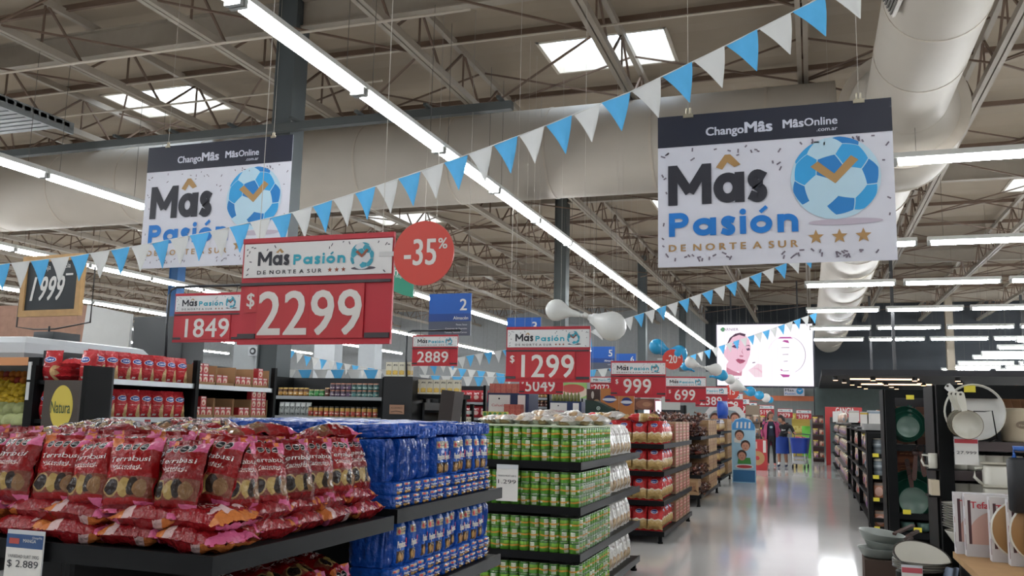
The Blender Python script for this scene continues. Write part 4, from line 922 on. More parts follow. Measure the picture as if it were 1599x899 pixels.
MB().box(pp.x+7.2-1.2,-.36,1.74,pp.x+7.2-.07,-.33,1.81).build('header_strip', flat('c98a5a'), fc)
sl = MB().add([(-2.2,-.3,1.0),(x1-.1,-.3,1.0),(x1-.1,.75,1.72),(-2.2,.75,1.72)], [(0,1,2,3)]); sl.build('display_slope', flat('1e211d'), fc)
def fruit_mesh(r, m, sq=1, nub=0):
    b = MB().lathe([(0,-r*sq)]+[(r*math.sin(PI*k/9), -r*sq*math.cos(PI*k/9)) for k in range(1,9)]+[(nub*r*.2, r*sq+nub*r*.2),(0,r*sq+nub*r*.25)], 12); return b.mesh('fruit_skin', m)
LEM = fruit_mesh(.032, flat('d8b52c',.45), 1.15, 1); ORA = fruit_mesh(.04, flat('d07a22',.5)); CAB = fruit_mesh(.085, pm('cabbage_leaf','a9b07a',rough=.6,bump=.8,bscale=20,noise=.15,nscale=20), .9); BEE = fruit_mesh(.045, flat('5a2630',.5)); APP = fruit_mesh(.038, flat('a83428',.4))
def slope(px, t): y = 5.83+1.0*t; return (at_y(px, 600, y).x, y-.03, 1.02+.686*t)
for k in range(44):
    p = slope(-4+6.4*(k%8)+rn.uniform(-1.5,1.5), .50+.055*(k//8)); spawn(('lemon',LEM), (p[0],p[1],p[2]+.05+.03*rn.random()), (rn.uniform(0,3),rn.uniform(0,3),0), 'yellow lemon in the heap at the middle of the fruit case', 'lemon', 'lemons in the fruit case')
for k in range(12):
    p = slope(-4+9*(k%6), .83+.09*(k//6)); spawn(('orange',ORA if k%4 else APP), (p[0],p[1],p[2]+.05), (0,0,0), 'orange or red fruit in the top row of the fruit case', 'fruit', 'fruit in the top row')
for k in range(8):
    p = slope(-2+15*(k%4), .27+.14*(k//4)); spawn(('cabbage',CAB), (p[0],p[1],p[2]+.05), (rn.uniform(0,3),rn.uniform(0,1),0), 'pale green cabbage below the lemons in the fruit case', 'cabbage', 'cabbages in the fruit case')
for k in range(24):
    p = slope(-3+7.5*(k%8), .02+.075*(k//8)); spawn(('beetroot',BEE), (p[0],p[1],p[2]+.05), (rn.uniform(0,3),0,0), 'dark red beetroot in the lowest part of the fruit case', 'beetroot', 'beetroots in the fruit case')
# on the canopy and behind it
q = at_y(52,520,6.9); tag(MB().rbox(q.x,6.9,2.022,q.x+.27,7.25,2.15,.01).cyl((q.x+.15,6.95,2.15),(q.x+.15,6.95,2.21),.01,n=6).build('scale_box', flat('2a2e31',.5)), 'dark box standing on the fruit case canopy under the chalkboard', 'box')
q = at_y(27,520,6.9); tag(MB().cyl((q.x,7,2.022),(q.x,7,2.08),.04).cyl((q.x+.1,7,2.022),(q.x+.1,7,2.07),.045).build('roll_holder', flat('4a4f52',.4)), 'small dark rolls beside the box on the canopy', 'roll')
a = at_y(-20,478,12); b_ = at_y(122,484,12)
wp = pm('wood_cladding', '9a7460', [], rough=.6, noise=.2, nscale=9)
tag(MB().box(a.x-2.5,12,0,b_.x,12.25,a.z).build('wood_wall', wp), 'brown wood clad wall section behind the chalkboard sign', 'wall panel')
a = at_y(120,535,11); b_ = at_y(205,490,11)
tag(MB().poly([(a.x,1.2),(b_.x,1.2),(b_.x,b_.z),(a.x+.14,b_.z+.16)],11,0,.05).build('grey_partition', flat('cfcfcc',.6)), 'light grey panel leaning out behind the fruit case', 'wall panel')
a = at_y(205,545,10.7); b_ = at_y(290,493,10.7)
tag(MB().rbox(a.x,10.7,0,b_.x-.02,11.2,b_.z,.02).build('dark_cabinet', flat('25292c',.5)), 'tall dark cabinet behind the 1849 price sign', 'cabinet')
# jar shelves
shelf_unit('black shelf unit of jars facing the camera in the left aisle', -7.05, -5.36, 10.5, 11.0, (.35,.7,1.02,1.33,1.60), '-y', 1, top=1.87)
def jar_mesh(r, h, label, lid_c, top='c9b98a'):
    b = MB().lathe([(r*.92,0),(r,.006),(r,h*.8),(r*.86,h*.86)], 14, 0).lathe([(r*.88,h*.86),(r*.9,h*.87),(r*.9,h),(0,h)], 14, 1)
    return b.mesh('jar', [label, flat(lid_c,.35,.3)])
def jl(base, band): return pm('jar_label', base, [('r',0,.15,1,.62,band),('s',.1,.2,.9,.6,'e0d8c8',20)], rough=.3, vary=.15)
J = [('jar', jar_mesh(.036,.115,jl('5a3a20','b58a4a'),'c9a860')),('jar', jar_mesh(.036,.095,jl('2f6a38','3c8a44'),'c9b98a')),('jar', jar_mesh(.038,.09,jl('3a2c3c','5e4a68'),'c98a70')),('jar', jar_mesh(.038,.09,jl('2c4a4a','4a7a78'),'c98a70')),('jar', jar_mesh(.034,.14,jl('a8843a','a03a34'),'3a3a3a')),('jar', jar_mesh(.036,.12,jl('4a2a24','6a3a30'),'caa27a'))]
x = -6.98; k = 0
while x < -5.44:
    t_ = 0 if x < -6.83 else (0 if x < -6.5 else 1 if x < -6.3 else 5 if x < -6.2 else 2 if x < -5.9 else 3)
    spawn(J[t_], (x, 10.57, 1.602), (0,0,rn.uniform(0,6)), 'small jar with a pale lid on the top jar shelf', 'jar', 'jars on the top jar shelf')
    if t_ in (2, 3): spawn(J[t_], (x, 10.57, 1.694), (0,0,rn.uniform(0,6)), 'small jar stacked on another on the top jar shelf', 'jar', 'stacked jars on the top jar shelf')
    if x > -6.5: spawn(J[4], (x, 10.57, 1.332), (0,0,rn.uniform(0,6)), 'slim red and tan jar on the middle jar shelf', 'jar', 'slim jars on the middle jar shelf')
    spawn(J[5], (x, 10.57, 1.022), (0,0,rn.uniform(0,6)), 'dark jar on the lower jar shelf', 'jar', 'dark jars on the lower jar shelf')
    x += .082
sil = pm('silver_pouch', '9a9f9e', [('s',.1,.1,.9,.9,'4a4e4c',14),('r',.1,.7,.9,.95,'c9cdcb')], rough=.3, vary=.15)
for k in range(6): spawn(('silver_pouch', bag_mesh('silver_pouch', .085, .19, .05, [sil], 90+k%2, (), nu=6, nv=6)), (-6.95+.085*k, 10.57, 1.332), (-.05,0,0), 'grey silver pouch on the middle jar shelf', 'pouch', 'silver pouches on the middle jar shelf')
tag(MB().box(-5.35,10.48,.0,-4.93,11.05,1.88).build('end_panel_cabinet', flat('1a1b1d',.5)), 'tall black end cabinet at the right of the jar shelves', 'cabinet')
q = at_y(608,634,10.46)
b = MB().box(q.x,10.465,q.z-.10,q.x+.21,10.478,q.z+.02); b.text('ACCESORIOS', q.x+.105, q.z-.03, .024, 10.463, 1, fit=.17); b.tube([(q.x+.02,10.464,q.z-.075),(q.x+.1,10.464,q.z-.06),(q.x+.19,10.464,q.z-.075)],.004,5,1)
tag(b.build('label_plate', [flat('a07a62',.5), flat('3a2a24')]), 'small tan label plate on the black end cabinet', 'label plate')
q = at_y(598,656,10.44); tag(MB().box(q.x,10.3,1.0,q.x+.34,10.46,q.z).build('pale_box', [flat('8fa9b6',.5)]), 'pale blue box with brown rim beside the end cabinet', 'box')
# end cap of yellow and white cartons
shelf_unit('black end unit carrying white and yellow cartons', -4.9, -4.5, 10.75, 11.6, (.5,.92,1.18,1.45), 'x', 1, top=1.55)
yc = pm('white_yellow_carton', 'd6d1bd', [('r',.1,.12,.9,.40,'d0a53c'),('e',.5,.3,.3,.14,'e0c060'),('s',.15,.6,.85,.85,'3c3a34',26)], rough=.5, vary=.05)
YC = ('white_carton', MB().box(-.045,-.03,0,.045,.03,.19, faces=[0,0,0,0,1,1]).mesh('white_carton', [yc, flat('d6d1bd')]))
for i in range(9):
    spawn(YC, (-5.34+.095*i, 10.62, 1.885) if i < 4 else (-4.52-.001*i, 10.72+.1*(i-4), 1.452), (0,0,0 if i < 4 else PI/2), 'white and yellow carton %s' % ('on top of the black end cabinet' if i < 4 else 'on the upper end shelf'), 'carton', 'white and yellow cartons on the %s' % ('cabinet' if i < 4 else 'end shelf'))
for li, z in enumerate((.92,1.18)):
    for i in range(8): spawn(YC, (-4.55, 10.82+.1*i, z+.002), (0,0,PI/2), 'white and yellow carton on a lower end shelf', 'carton', 'white and yellow cartons on the lower shelves')
for i in range(7): spawn(YC, (-4.95+.095*i, 10.68, 1.452 if i < 0 else 1.66), (0,0,0), 'white and yellow carton in the long row below the 2889 sign', 'carton', 'white and yellow cartons below the 2889 sign')
tag(MB().box(-5.0,10.64,1.60,-4.28,10.9,1.658).box(-4.95,10.85,0,-4.90,10.9,1.6).box(-4.38,10.85,0,-4.33,10.9,1.6).build('carton_stand', blk), 'narrow black stand under the row of white and yellow cartons', 'stand')
q = at_y(671,607,8.6); 
tag(MB().box(0,0,0,.15,.35,.72).build('dark_box', pm('dark_brown_board','2e2522',rough=.5), None, (q.x,8.75,.95), (0,.10,.1)), 'tall dark brown box leaning behind the blue packs', 'box')
tag(MB().box(q.x-.2,8.6,0,q.x+.3,9.2,.95).build('box_plinth', blk), 'low black plinth under the tall dark box', 'plinth')
# red bag shelves
shelf_unit('black shelf unit of red snack bags behind the tin island', -6.5, -5.62, 15, 15.5, (.5,.9,1.34,1.62), '-y', 1, top=1.93, end='1d1f22')
snack = pm('snack_wrapper', 'a82c34', [('e',.5,.4,.3,.18,'c9a9a0'),('s',.2,.6,.8,.8,'d8c0c0',20)], rough=.3, vary=.15); snackg = pm('green_snack_wrapper', '7f9a4a', [('e',.5,.4,.3,.18,'c9c0a0')], rough=.3, vary=.1)
SNK = [('snack_bag', bag_mesh('snack_bag', .17, .22, .09, [m_], 95, (), nu=8, nv=8)) for m_ in (snack, snackg)]
for li, z in enumerate((1.34,1.62)):
    for k in range(6): spawn(SNK[1 if (li == 0 and k < 3) else 0], (-6.38+.145*k, 15.09, z+.002), (-.1,0,rn.uniform(-.15,.15)), ('green snack bag on the lower snack shelf' if (li == 0 and k < 3) else 'red snack bag on the %s snack shelf' % ('lower','upper')[li]), 'snack bag', 'snack bags behind the tin island')
for k in range(5): spawn(SNK[0], (-6.3+.15*k, 15.09, .902), (-.1,0,0), 'red snack bag on the bottom visible snack shelf', 'snack bag', 'snack bags behind the tin island')
for k in range(4): spawn(SNK[0], (-6.38+.1*(k%3), 15.08+.04*(k%2), 1.77+.05*k), (-PI/2+.3,0,k*.8), 'red snack bag tossed on the upper pile', 'snack bag', 'snack bags tossed on the pile')
# navy end cap with white brand board
def endcap(px0, px1, pys, Y, lab, brand, cart):
    a = at_y(px0, pys[0], Y); b_ = at_y(px1, pys[1], Y); x0, x1 = a.x, b_.x
    g = thing('end_cap_display', lab, 'end cap', (x0, Y, 0)); w = x1-x0; z1 = a.z
    MB().box(0,0,0,w,.5,z1).build('navy_body', flat('1d2d52',.5), g)
    d = MB().box(.02,-.012,z1-.42*w-.04,w*.55,0,z1-.03); d.text(brand, w*.285, z1-.22*w-.06, .06*w, -.014, 1, fit=w*.36); d.disc(w*.285,z1-.10*w-.02,.022*w,-.014,2,n=10)
    d.build('brand_board', [white_d, flat('c03a44'), ink], g)
    s = MB().box(w*.74,-.012,z1-.66*w,w*.92,0,z1-.03); s.text('0000', w*.83, z1-.5*w, .04*w, -.014, 1, fit=.12*w); s.build('side_board', [white_d, flat('c03a44')], g)
    return x0, x1, z1
x0, x1, z1 = endcap(762, 826, (613,613), 13, 'navy end cap with a white board in red script', 'Ca\u00f1uelas', 0)
rcm = pm('red_carton_print', 'a8463c', [('s',.05,.05,.95,.95,'c98a78',24),('r',.0,.48,1,.52,'7a2a28')], rough=.5, vary=.12)
RC = ('red_carton', MB().box(-.045,-.07,0,.045,.07,.072, faces=[0]*6).mesh('red_carton', [rcm]))
for k in range(7):
    for r_ in range(2): spawn(RC, (x0+.06+.092*k, 13.1, z1+.001+.073*r_), (0,0,0), 'small red carton in the double row on the navy end cap', 'carton', 'small red cartons on the navy end cap')
for k in range(3):
    for r_ in range(4): spawn(RC, (x1-.30+.092*k, 12.90, 1.28+.073*r_), (0,0,0), 'small red carton in the block before the navy end cap', 'carton', 'small red cartons before the navy end cap')
tag(MB().box(x1-.36,12.82,0,x1-.03,12.98,1.279).build('carton_plinth', flat('2a3352')), 'narrow navy plinth under a block of small red cartons', 'plinth')
q = at_y(751,660,11.8); yg = pm('yellow_green_pack', 'b9b24a', [('e',.5,.75,.35,.2,'3f7a3a'),('e',.5,.3,.3,.25,'d8c9a0')], rough=.4, vary=.1)
tag(MB().box(q.x-.05,11.85,0,q.x+.45,12.2,1.292).build('pack_stand', flat('b8b39a')), 'pale stand carrying the yellow and green packs', 'stand')
for k in range(5): spawn(('soup_pack', MB().rbox(-.036,-.03,0,.036,.03,.16,.008).mesh('soup_pack', [yg])), (q.x+.02+.076*k, 11.93, 1.293), (0,0,0), 'yellow and green pack in the short row below the navy end cap', 'pack', 'yellow and green packs')
shelf_unit('black shelf unit of dark jars beyond the navy end cap', -5.45, -5.0, 17, 17.4, (.9,1.40,1.58,1.76), '-y', 1, top=1.93, end='1d1f22')
for z in (1.40,1.58,1.76):
    for k in range(5): spawn(J[5 if z < 1.7 else 0], (-5.40+.085*k, 17.07, z+.002), (0,0,k), 'amber jar on the dark shelves beyond the navy end cap', 'jar', 'amber jars on the dark shelves')
x0, x1, z1 = endcap(858, 908, (626,626), 16.0, 'second navy end cap with a white board, behind the 1299 sign', 'Ca\u00f1uelas', 0)
bot = ('oil_bottle', MB().lathe([(.03,0),(.033,.01),(.033,.11),(.012,.15),(.012,.18),(0,.18)],10).mesh('oil_bottle', flat('6a6a34',.2)))
for k in range(8): spawn(bot, (x0+.05+.07*k, 16.1, z1+.002), (0,0,0), 'olive oil bottle in the row on the second navy end cap', 'bottle', 'bottles on the second navy end cap')
q = at_y(856,648,9.6); spawn(('yellow_box', MB().rbox(0,0,0,.24,.2,.12,.02).mesh('yellow_box', [flat('c49a3c',.5)])), (q.x,9.2,1.30), (0,0,0), 'yellow box behind the white pasta bags', 'box')
tag(MB().box(q.x-.1,9.1,0,q.x+.34,9.5,1.299).build('box_plinth', flat('6a6258')), 'plinth under the yellow box behind the tin island', 'plinth')
# hanging food pictures, far left of the row of signs
def poster(p0, p1, Y, base, shapes, lab, drop=True):
    a = at_y(*p0, Y); c = at_y(*p1, Y); w, h = c.x-a.x, a.z-c.z
    o = thing('picture_panel', lab, 'picture panel', (a.x, Y, c.z)); b = MB().box(0,0,0,w,.03,h); ms = [flat(base,.5)]
    for i, s_ in enumerate(shapes):
        ms.append(flat(s_[4],.5)); b.disc(s_[0]*w, s_[1]*h, s_[2]*w, -.002-.001*i, i+1, rz=s_[3]*h)
    b.build('printed_panel', ms, o)
    MB().box(w*.1,.01,-c.z,w*.1+.03,.03,0).build('support_post', blk, o); MB().box(w*.85,.01,-c.z,w*.85+.03,.03,0).build('support_post', blk, o)
poster((826,588),(862,614),18.5,'c4bba0',[(.25,.5,.12,.18,'7c2f34'),(.25,.5,.09,.14,'93484a'),(.7,.5,.1,.4,'8a5a3a')],'picture panel of red meat slices under the 1299 sign')
poster((862,597),(916,622),18.6,'86a860',[(.55,.4,.5,.42,'c9b8a2'),(.6,.62,.34,.28,'a8443c'),(.2,.75,.08,.16,'4a8a4c')],'green picture panel of sliced food beside the 1299 sign')
poster((938,606),(966,640),14.2,'b0703a',[(.5,.5,.34,.18,'2c3a72'),(.5,.48,.4,.07,'c9cdd8')],'orange brown panel with a dark oval mark, left of two')
poster((967,606),(990,648),14.2,'b0703a',[(.5,.5,.34,.16,'2c3a72'),(.5,.48,.4,.06,'c9cdd8')],'orange brown panel with a dark oval mark, right of two')
poster((916,607),(937,634),14.4,'3a241e',[(.45,.65,.1,.22,'c4bdb4'),(.75,.2,.25,.2,'b08a62')],'dark brown coffee panel with a pale mark')
a = at_y(914,627,13.9); c = at_y(955,652,13.9)
g = thing('coffee_display', 'dark green coffee display with a slanted top and round white mark', 'display', (a.x,13.9,0)); w = c.x-a.x
MB().poly([(0,0),(w,0),(w,a.z-.10),(w*.35,a.z+.02),(0,a.z+.03)],0,0,.4).build('display_body', flat('17332b',.5), g)
b = MB().disc(w*.5,a.z-.10,.06*w*1.2,-.003,0); b.disc(w*.5,a.z-.10,.04*w*1.2,-.004,1); b.disc(w*.5,a.z-.10,.02*w*1.2,-.005,0); b.build('round_mark', [flat('c9d3cc'), flat('2f6a52')], g)
poster((990,622),(1022,640),17,'6a3f30',[(.5,.5,.42,.4,'8a5a44'),(.62,.5,.2,.2,'a8785a')],'brown picture panel below the 999 sign')
poster((1000,612),(1062,640),23,'b0b3ae',[(.3,.5,.1,.3,'9a9d98')],'light grey panel behind the sweets island')
for p, h in ((( 1010,636),'d8e4f2'),((1028,634),'e4e4f2')):
    q = at_y(*p, 18); 
    tag(MB().cyl((q.x,18,0),(q.x,18,1.5),.02).cyl((q.x,18,1.5),(q.x,18,1.75),.055,n=12,mi=1).build('lit_bottle_display', [blk, pm('lit_glass', h, emit=1.2)]), 'small lit glass column behind the sweets island' + (', left of two' if p[0] == 1010 else ', right of two'), 'lit display')
q = at_y(1022,640,18.2); tag(MB().rbox(q.x-.12,18.2,0,q.x+.10,18.5,q.z+.22,.03).build('red_cabinet', flat('8f2a34')), 'red cabinet between the two lit glass columns', 'cabinet')
# far left pillars and tall gondolas that show between the signs
for p0, p1, Y, h in (((365,548),(396,600),26,'9ea2a3'),((491,540),(520,600),30,'c0c3c6'),((560,540),(583,600),30,'b4b8bb')):
    a = at_y(*p0,Y); b_ = at_y(*p1,Y); o = struct('column', MB().box(a.x,Y,0,b_.x,Y+.6,4.6), flat(h,.7), 'broad pale pillar far behind the jar shelves')
q = at_y(395,548,25.7); cm = tag(MB().box(q.x-.2,25.7,q.z-.16,q.x+.22,25.95,q.z+.16).cyl((q.x,25.68,q.z),(q.x,25.72,q.z),.12,n=16,mi=1).cyl((q.x,25.66,q.z),(q.x,25.69,q.z),.06,n=16).build('camera_box', [flat('b0b4b6'), flat('2a2c30')]), 'grey box with a dark round lens on the far pillar', 'camera box')
gl = pm('long_back_gondola', '3c4044', rough=.7)
for k, (x, y, L_) in enumerate(((-24,24,9),(-16,31,8),(-12,37,7))):
    shelf_unit('long dark shelf unit far back on the left, %s row' % ('first','second','third')[k], x, x+L_, y, y+.6, (.4,.8,1.2,1.6), '-y', 4, top=1.95)
# ---------------------------------------------------------------- right: kitchenware shelves
enam = pm('white_enamel', 'cfccc0', rough=.25, noise=.03); rim_d = flat('3a3430', .35); cream = pm('cream_ceramic', 'cbbda4', rough=.35, noise=.04)
green_p = pm('green_pan', '1f4a3c', rough=.25, noise=.05); pale_g = pm('green_pan_inside', '566a60', rough=.3); brownw = pm('brown_wood', '3c2018', rough=.5, noise=.15, nscale=14)
tagy = flat('d8c83a', .5); lip_b = flat('4e4343', .5)
def unit2(name_label, x0, x1, y0, y1, zs, top, lipc=blk2, post=.07):
    g = thing('kitchen_shelf_unit', name_label, 'shelf unit', ((x0+x1)/2,(y0+y1)/2,0)); w, d = (x1-x0)/2, (y1-y0)/2
    MB().box(-w,d-.03,.02,w,d,top).build('back_panel', flat('2b2a2c',.6), g)
    for s_ in (-1,1):
        MB().box(s_*w-(post if s_>0 else 0),-d,0,s_*w+(0 if s_>0 else post),-d+.06,top).build('upright_post', blk, g)
        MB().box(s_*w-.012,-d+.06,0.1,s_*w+.012,d-.03,top).build('side_panel', blk, g)
    MB().box(-w+post,-d,top-.07,w-post,-d+.05,top).build('header_beam', blk, g)
    for z in zs:
        s = MB().box(-w+.012,-d+.062,z-.025,w-.012,d-.03,z).build('shelf_board', blk2, g)
        MB().box(-w+post,-d+.03,z-.05,w-post,-d+.06,z).build('shelf_lip', lipc, s)
    return g
def zpx(y, Y, x=1520): return at_y(x, y, Y).z
K1 = 5.2
Z1, Z2, Z3 = zpx(689,K1), zpx(736,K1), zpx(783,K1)
xl = at_y(1466,700,K1).x
unit2('black kitchenware shelf unit nearest on the right, with white enamel pots', xl, xl+1.0, K1, K1+.5, (.45,Z3,Z2,Z1), zpx(601,K1), lip_b)
def pan_mesh(r, depth, m_in, m_rim, handle=0, hm=None):
    """open face towards -Y, hung upright"""
    M = Matrix.Rotation(PI/2, 4, 'X'); b = MB()
    b.lathe([(r*.80,-depth),(r*.97,-.004),(r,0)], 36, 2, M, caps=False).lathe([(r,0),(r*.985,.004),(r*.965,0)], 36, 1, M, caps=False).lathe([(r*.965,0),(r*.78,-depth*.85),(0,-depth*.85)], 36, 0, M, caps=False)
    return b.mesh('pan_body', [m_in, m_rim, m_in])
def handle_mesh(L, w, m):
    b = MB(); pts = [(-w*.35,0),(-w*.5,L*.5),(-w*.5,L*.9),(-w*.25,L),(w*.25,L),(w*.5,L*.9),(w*.5,L*.5),(w*.35,0)]
    b.poly(pts, -.006, 0, .012); b.disc(0, L*.86, w*.18, -.0075, 1, n=12); return b.mesh('pan_handle', [m, rim_d])
def hung_pan(px, py, Y, r, hl, ang, m_in, m_rim, lab, grp, dy=0, hm=None, depth=.05):
    c = at_y(px, py, Y); o = thing('frying_pan', lab, 'pan', (c.x, Y+dy, c.z), (0,0,0), grp)
    ob('pan_body', pan_mesh(r, depth, m_in, m_rim), o)
    ob('pan_handle', handle_mesh(hl, .036, hm or m_in), o, (math.sin(ang)*r*.95, -.008, math.cos(ang)*r*.95), (0, ang, 0))
hung_pan(1523,643,K1-.03,.148,.05,-.75,pm('polished_enamel','d9d8d4',rough=.22),enam,'large pale round pan hanging highest on the nearest kitchen shelf','pans hung on the nearest shelf', .02)
for k in range(3):
    hung_pan(1503+4*k,660+1.5*k,K1-.08-.045*k,.074,.10,-.30+.06*k,enam,flat('6a5a44',.4),('small cream pan at the back of the nested three','small cream pan in the middle of the nested three','small cream pan with brown rim at the front of the nested three')[k],'three small nested cream pans')
a = at_y(1520,642,K1-.2); tag(MB().tube([(a.x,K1-.2,a.z),(a.x+.05,K1-.2,a.z-.0),(a.x+.085,K1-.2,a.z+.005),(a.x+.10,K1-.2,Z1+.02),(a.x+.1,K1,Z1)],.003,6).build('wire_hook', blk), 'thin black wire hook in front of the pale round pan', 'hook')
# cream canister with wooden boards
c = at_y(1588,688,K1+.08)
cn = thing('canister', 'cream ceramic canister holding wooden utensils', 'canister', (c.x+.03,K1+.15,Z1+.001))
MB().lathe([(.085,0),(.09,.01),(.088,.165),(.093,.175),(.085,.178),(.08,.03),(0,.03)],28).build('canister_body', cream, cn)
b = MB().disc(0,.09,.035,-.092,0,rz=.02); b.text('Home', 0, .083, .012, -.0925, 1); b.build('oval_label', [flat('7a6a58'), cream], cn)
for k in range(4): tag(MB().rbox(-.03,-.006,0,.03,.006,.20,.005).build('wooden_spatula', pm('beech_wood_%d' % k,'8a5e3c',rough=.5,noise=.15,nscale=12), None, (c.x-.01+.03*k,K1+.13+.015*k,Z1+.10), (0,-.25+.16*k,0)), 'brown wooden utensil standing in the cream canister', 'utensil', 'wooden utensils in the canister')
price_card((1490,685), K1-.06, 29, 35, .16, [('',.1),('27.999',.12)], 'white price card with red top below the nested pans', header='b8404a')
def pot_mesh(r, h):
    return MB().lathe([(r*.9,0),(r,.012),(r,h-.006),(r*1.05,h-.003),(r*1.05,h),(r*.96,h),(r*.93,.02),(0,.02)], 24, mis=[0,0,0,1,1,0,0]).mesh('pot_body', [enam, rim_d])
POT = ('enamel_pot', pot_mesh(.052,.085), [])
HD_ = MB().tube([(.05,0,.07),(.075,0,.072),(.085,0,.05),(.075,0,.022),(.05,0,.02)],.006,8).mesh('pot_handle', enam)
POT[2].append(('pot_handle', HD_))
for k in range(4): spawn(POT, (at_y(1498+28*k,735,K1+.09).x, K1+.12, Z2+.001), (0,0,.6), 'white enamel pot with dark rim in the upper pot row', 'pot', 'white pots in the upper row')
POTB = ('enamel_pot', pot_mesh(.058,.088), [('pot_handle', HD_)])
for k in range(3): spawn(POTB, (at_y(1500+31*k,783,K1+.09).x, K1+.13, Z3+.001), (0,0,.5), 'white enamel pot with dark rim in the lower pot row', 'pot', 'white pots in the lower row')
gbx = pm('grey_carton','8f979c',[('r',.15,.35,.85,.7,'4a5a78'),('s',.2,.4,.8,.65,'c9cdd4',30)],rough=.5)
for k, x in enumerate((1497,1560,1590)): spawn(('grey_carton', MB().box(-.06,-.05,0,.06,.05,.06,faces=[0]*6).mesh('grey_carton',[gbx])), (at_y(x,713,K1+.36).x, K1+.36, Z2+.09), (0,0,0), ('grey carton behind the white price card','grey carton with a blue print between pot rows','grey carton at the frame edge behind the pots')[k], 'carton')
tag(MB().box(xl+.07,K1+.28,Z2+.001,xl+.95,K1+.44,Z2+.089).build('display_riser', flat('2e2c2e')), 'dark riser under the grey cartons', 'riser')
for k in range(2): spawn(('tool_box', MB().box(-.06,-.03,0,.06,.03,.03,faces=[0]*6).mesh('tool_box',[flat('4a2428',.4)])), (at_y(1515,752,K1+.26).x+.005*k, K1+.27, Z3+.035*k+.001), (0,0,.2*k), ('dark red box lying behind the lower pots','second dark red box on top of the other')[k], 'box')
jg = thing('enamel_jug', 'tall white enamel jug with a side handle in front of the pots', 'jug', (at_y(1562,785,K1-.08).x, K1-.10, zpx(788,K1-.1)))
MB().rbox(-.075,-.055,0,.075,.055,.205,.03).build('jug_body', enam, jg)
MB().rbox(-.08,-.06,.205,.08,.06,.218,.03).rbox(-.077,-.057,.095,.077,.057,.10,.03).build('jug_rim', flat('b9b4a4',.3), jg)
MB().tube([(-.07,0,.19),(-.11,0,.185),(-.115,0,.14),(-.075,0,.10)],.008,8).build('jug_handle', enam, jg)
zj = zpx(788,K1-.1)
tag(MB().box(xl+.14,K1-.22,zj-.02,xl+1.0,K1-.005,zj-.001).box(xl+.9,K1-.2,.0,xl+.94,K1-.16,zj-.02).box(xl+.2,K1-.06,.0,xl+.24,K1-.02,zj-.02).build('front_ledge', lip_b), 'dark ledge under the tall enamel jug', 'ledge')
# mug and white box on the side of the unit
mg = thing('mug', 'white mug hung on the left side of the nearest kitchen shelf unit', 'mug', (xl-.028, K1+.03, zpx(734,K1)))
MB().lathe([(.02,0),(.023,.004),(.023,.08),(.021,.08),(.02,.01),(0,.01)],20).build('mug_body', enam, mg)
MB().tube([(-.02,0,.068),(-.05,0,.07),(-.055,0,.04),(-.045,0,.015),(-.02,0,.012)],.006,8).build('mug_handle', enam, mg)
tag(MB().box(xl-.045,K1+.0,zpx(776,K1),xl-.004,K1+.12,zpx(752,K1)).build('small_box', cream), 'small cream box on the left side of the nearest kitchen unit', 'box')
tag(MB().box(xl-.06,K1-.0,zpx(779,K1),xl-.002,K1+.14,zpx(776,K1)-.001).box(xl-.06,K1-.0,zpx(737,K1),xl-.002,K1+.1,zpx(734.5,K1)).build('side_bracket', blk), 'small black brackets on the side of the nearest kitchen unit', 'bracket')
# plates
def plate_mesh(r, h, m=enam, sx=1): 
    b = MB().lathe([(r*.5,0),(r*.58,.004),(r,h),(r*1.0,h+.004),(r*.94,h+.002),(r*.55,.009),(0,.009)], 32, mis=[0,0,1,1,0,0]); return b.mesh('plate', [m, rim_d])
PL = ('plate', plate_mesh(.115,.018))
c = at_y(1473,826,5.03); zc = c.z
for k in range(10): spawn(PL, (c.x+.115+rn.uniform(-.004,.004), 5.04, zc+.0125*k), (0,0,0), 'white plate with dark rim in the stack beside the red lettered boxes', 'plate', 'white plates in the stack')
BW = MB().lathe([(.05,0),(.06,.005),(.105,.075),(.108,.08),(.1,.078),(.055,.012),(0,.012)],30).mesh('bowl',[enam])
spawn(('bowl', BW), (c.x+.115, 5.04, zc-.085), (0,0,0), 'large white bowl under the stack of plates', 'bowl')
tag(MB().rbox(c.x+.07,4.99,0,c.x+.17,5.09,zc-.086,.02).build('plate_pedestal', blk2), 'black pedestal under the white bowl and plates', 'pedestal')
# counter with pan boxes
PX, PZ = .64, .80
ct = thing('counter', 'low counter with a pale plywood edge carrying pan boxes at lower right', 'counter', (PX,0,0))
MB().box(0,2.6,PZ-.03,1.2,4.92,PZ).build('counter_top', pm('plywood','b08a5e',rough=.6,noise=.12,nscale=10), ct)
MB().box(.03,2.6,0,1.15,4.90,PZ-.03).build('counter_body', blk, ct)
bxm = pm('pan_box_print','d6d1d0',[('e',.55,.35,.5,.42,'cfa79a'),('r',.0,0,1,.2,'c9c5c6'),('r',.04,.2,.08,.9,'4a2a30'),('r',.3,.06,.75,.14,'b0525a')],rough=.45,vary=.03); bxs = pm('pan_box_side','cfccce',[('r',.7,.1,.95,.35,'5a2a34'),('r',.7,.5,.95,.6,'8a3a40'),('r',.7,.8,.9,.95,'4a2a30')],rough=.45)
tred = flat('c23440',.4); ptan = pm('pan_base','9a7448',rough=.4,noise=.08)
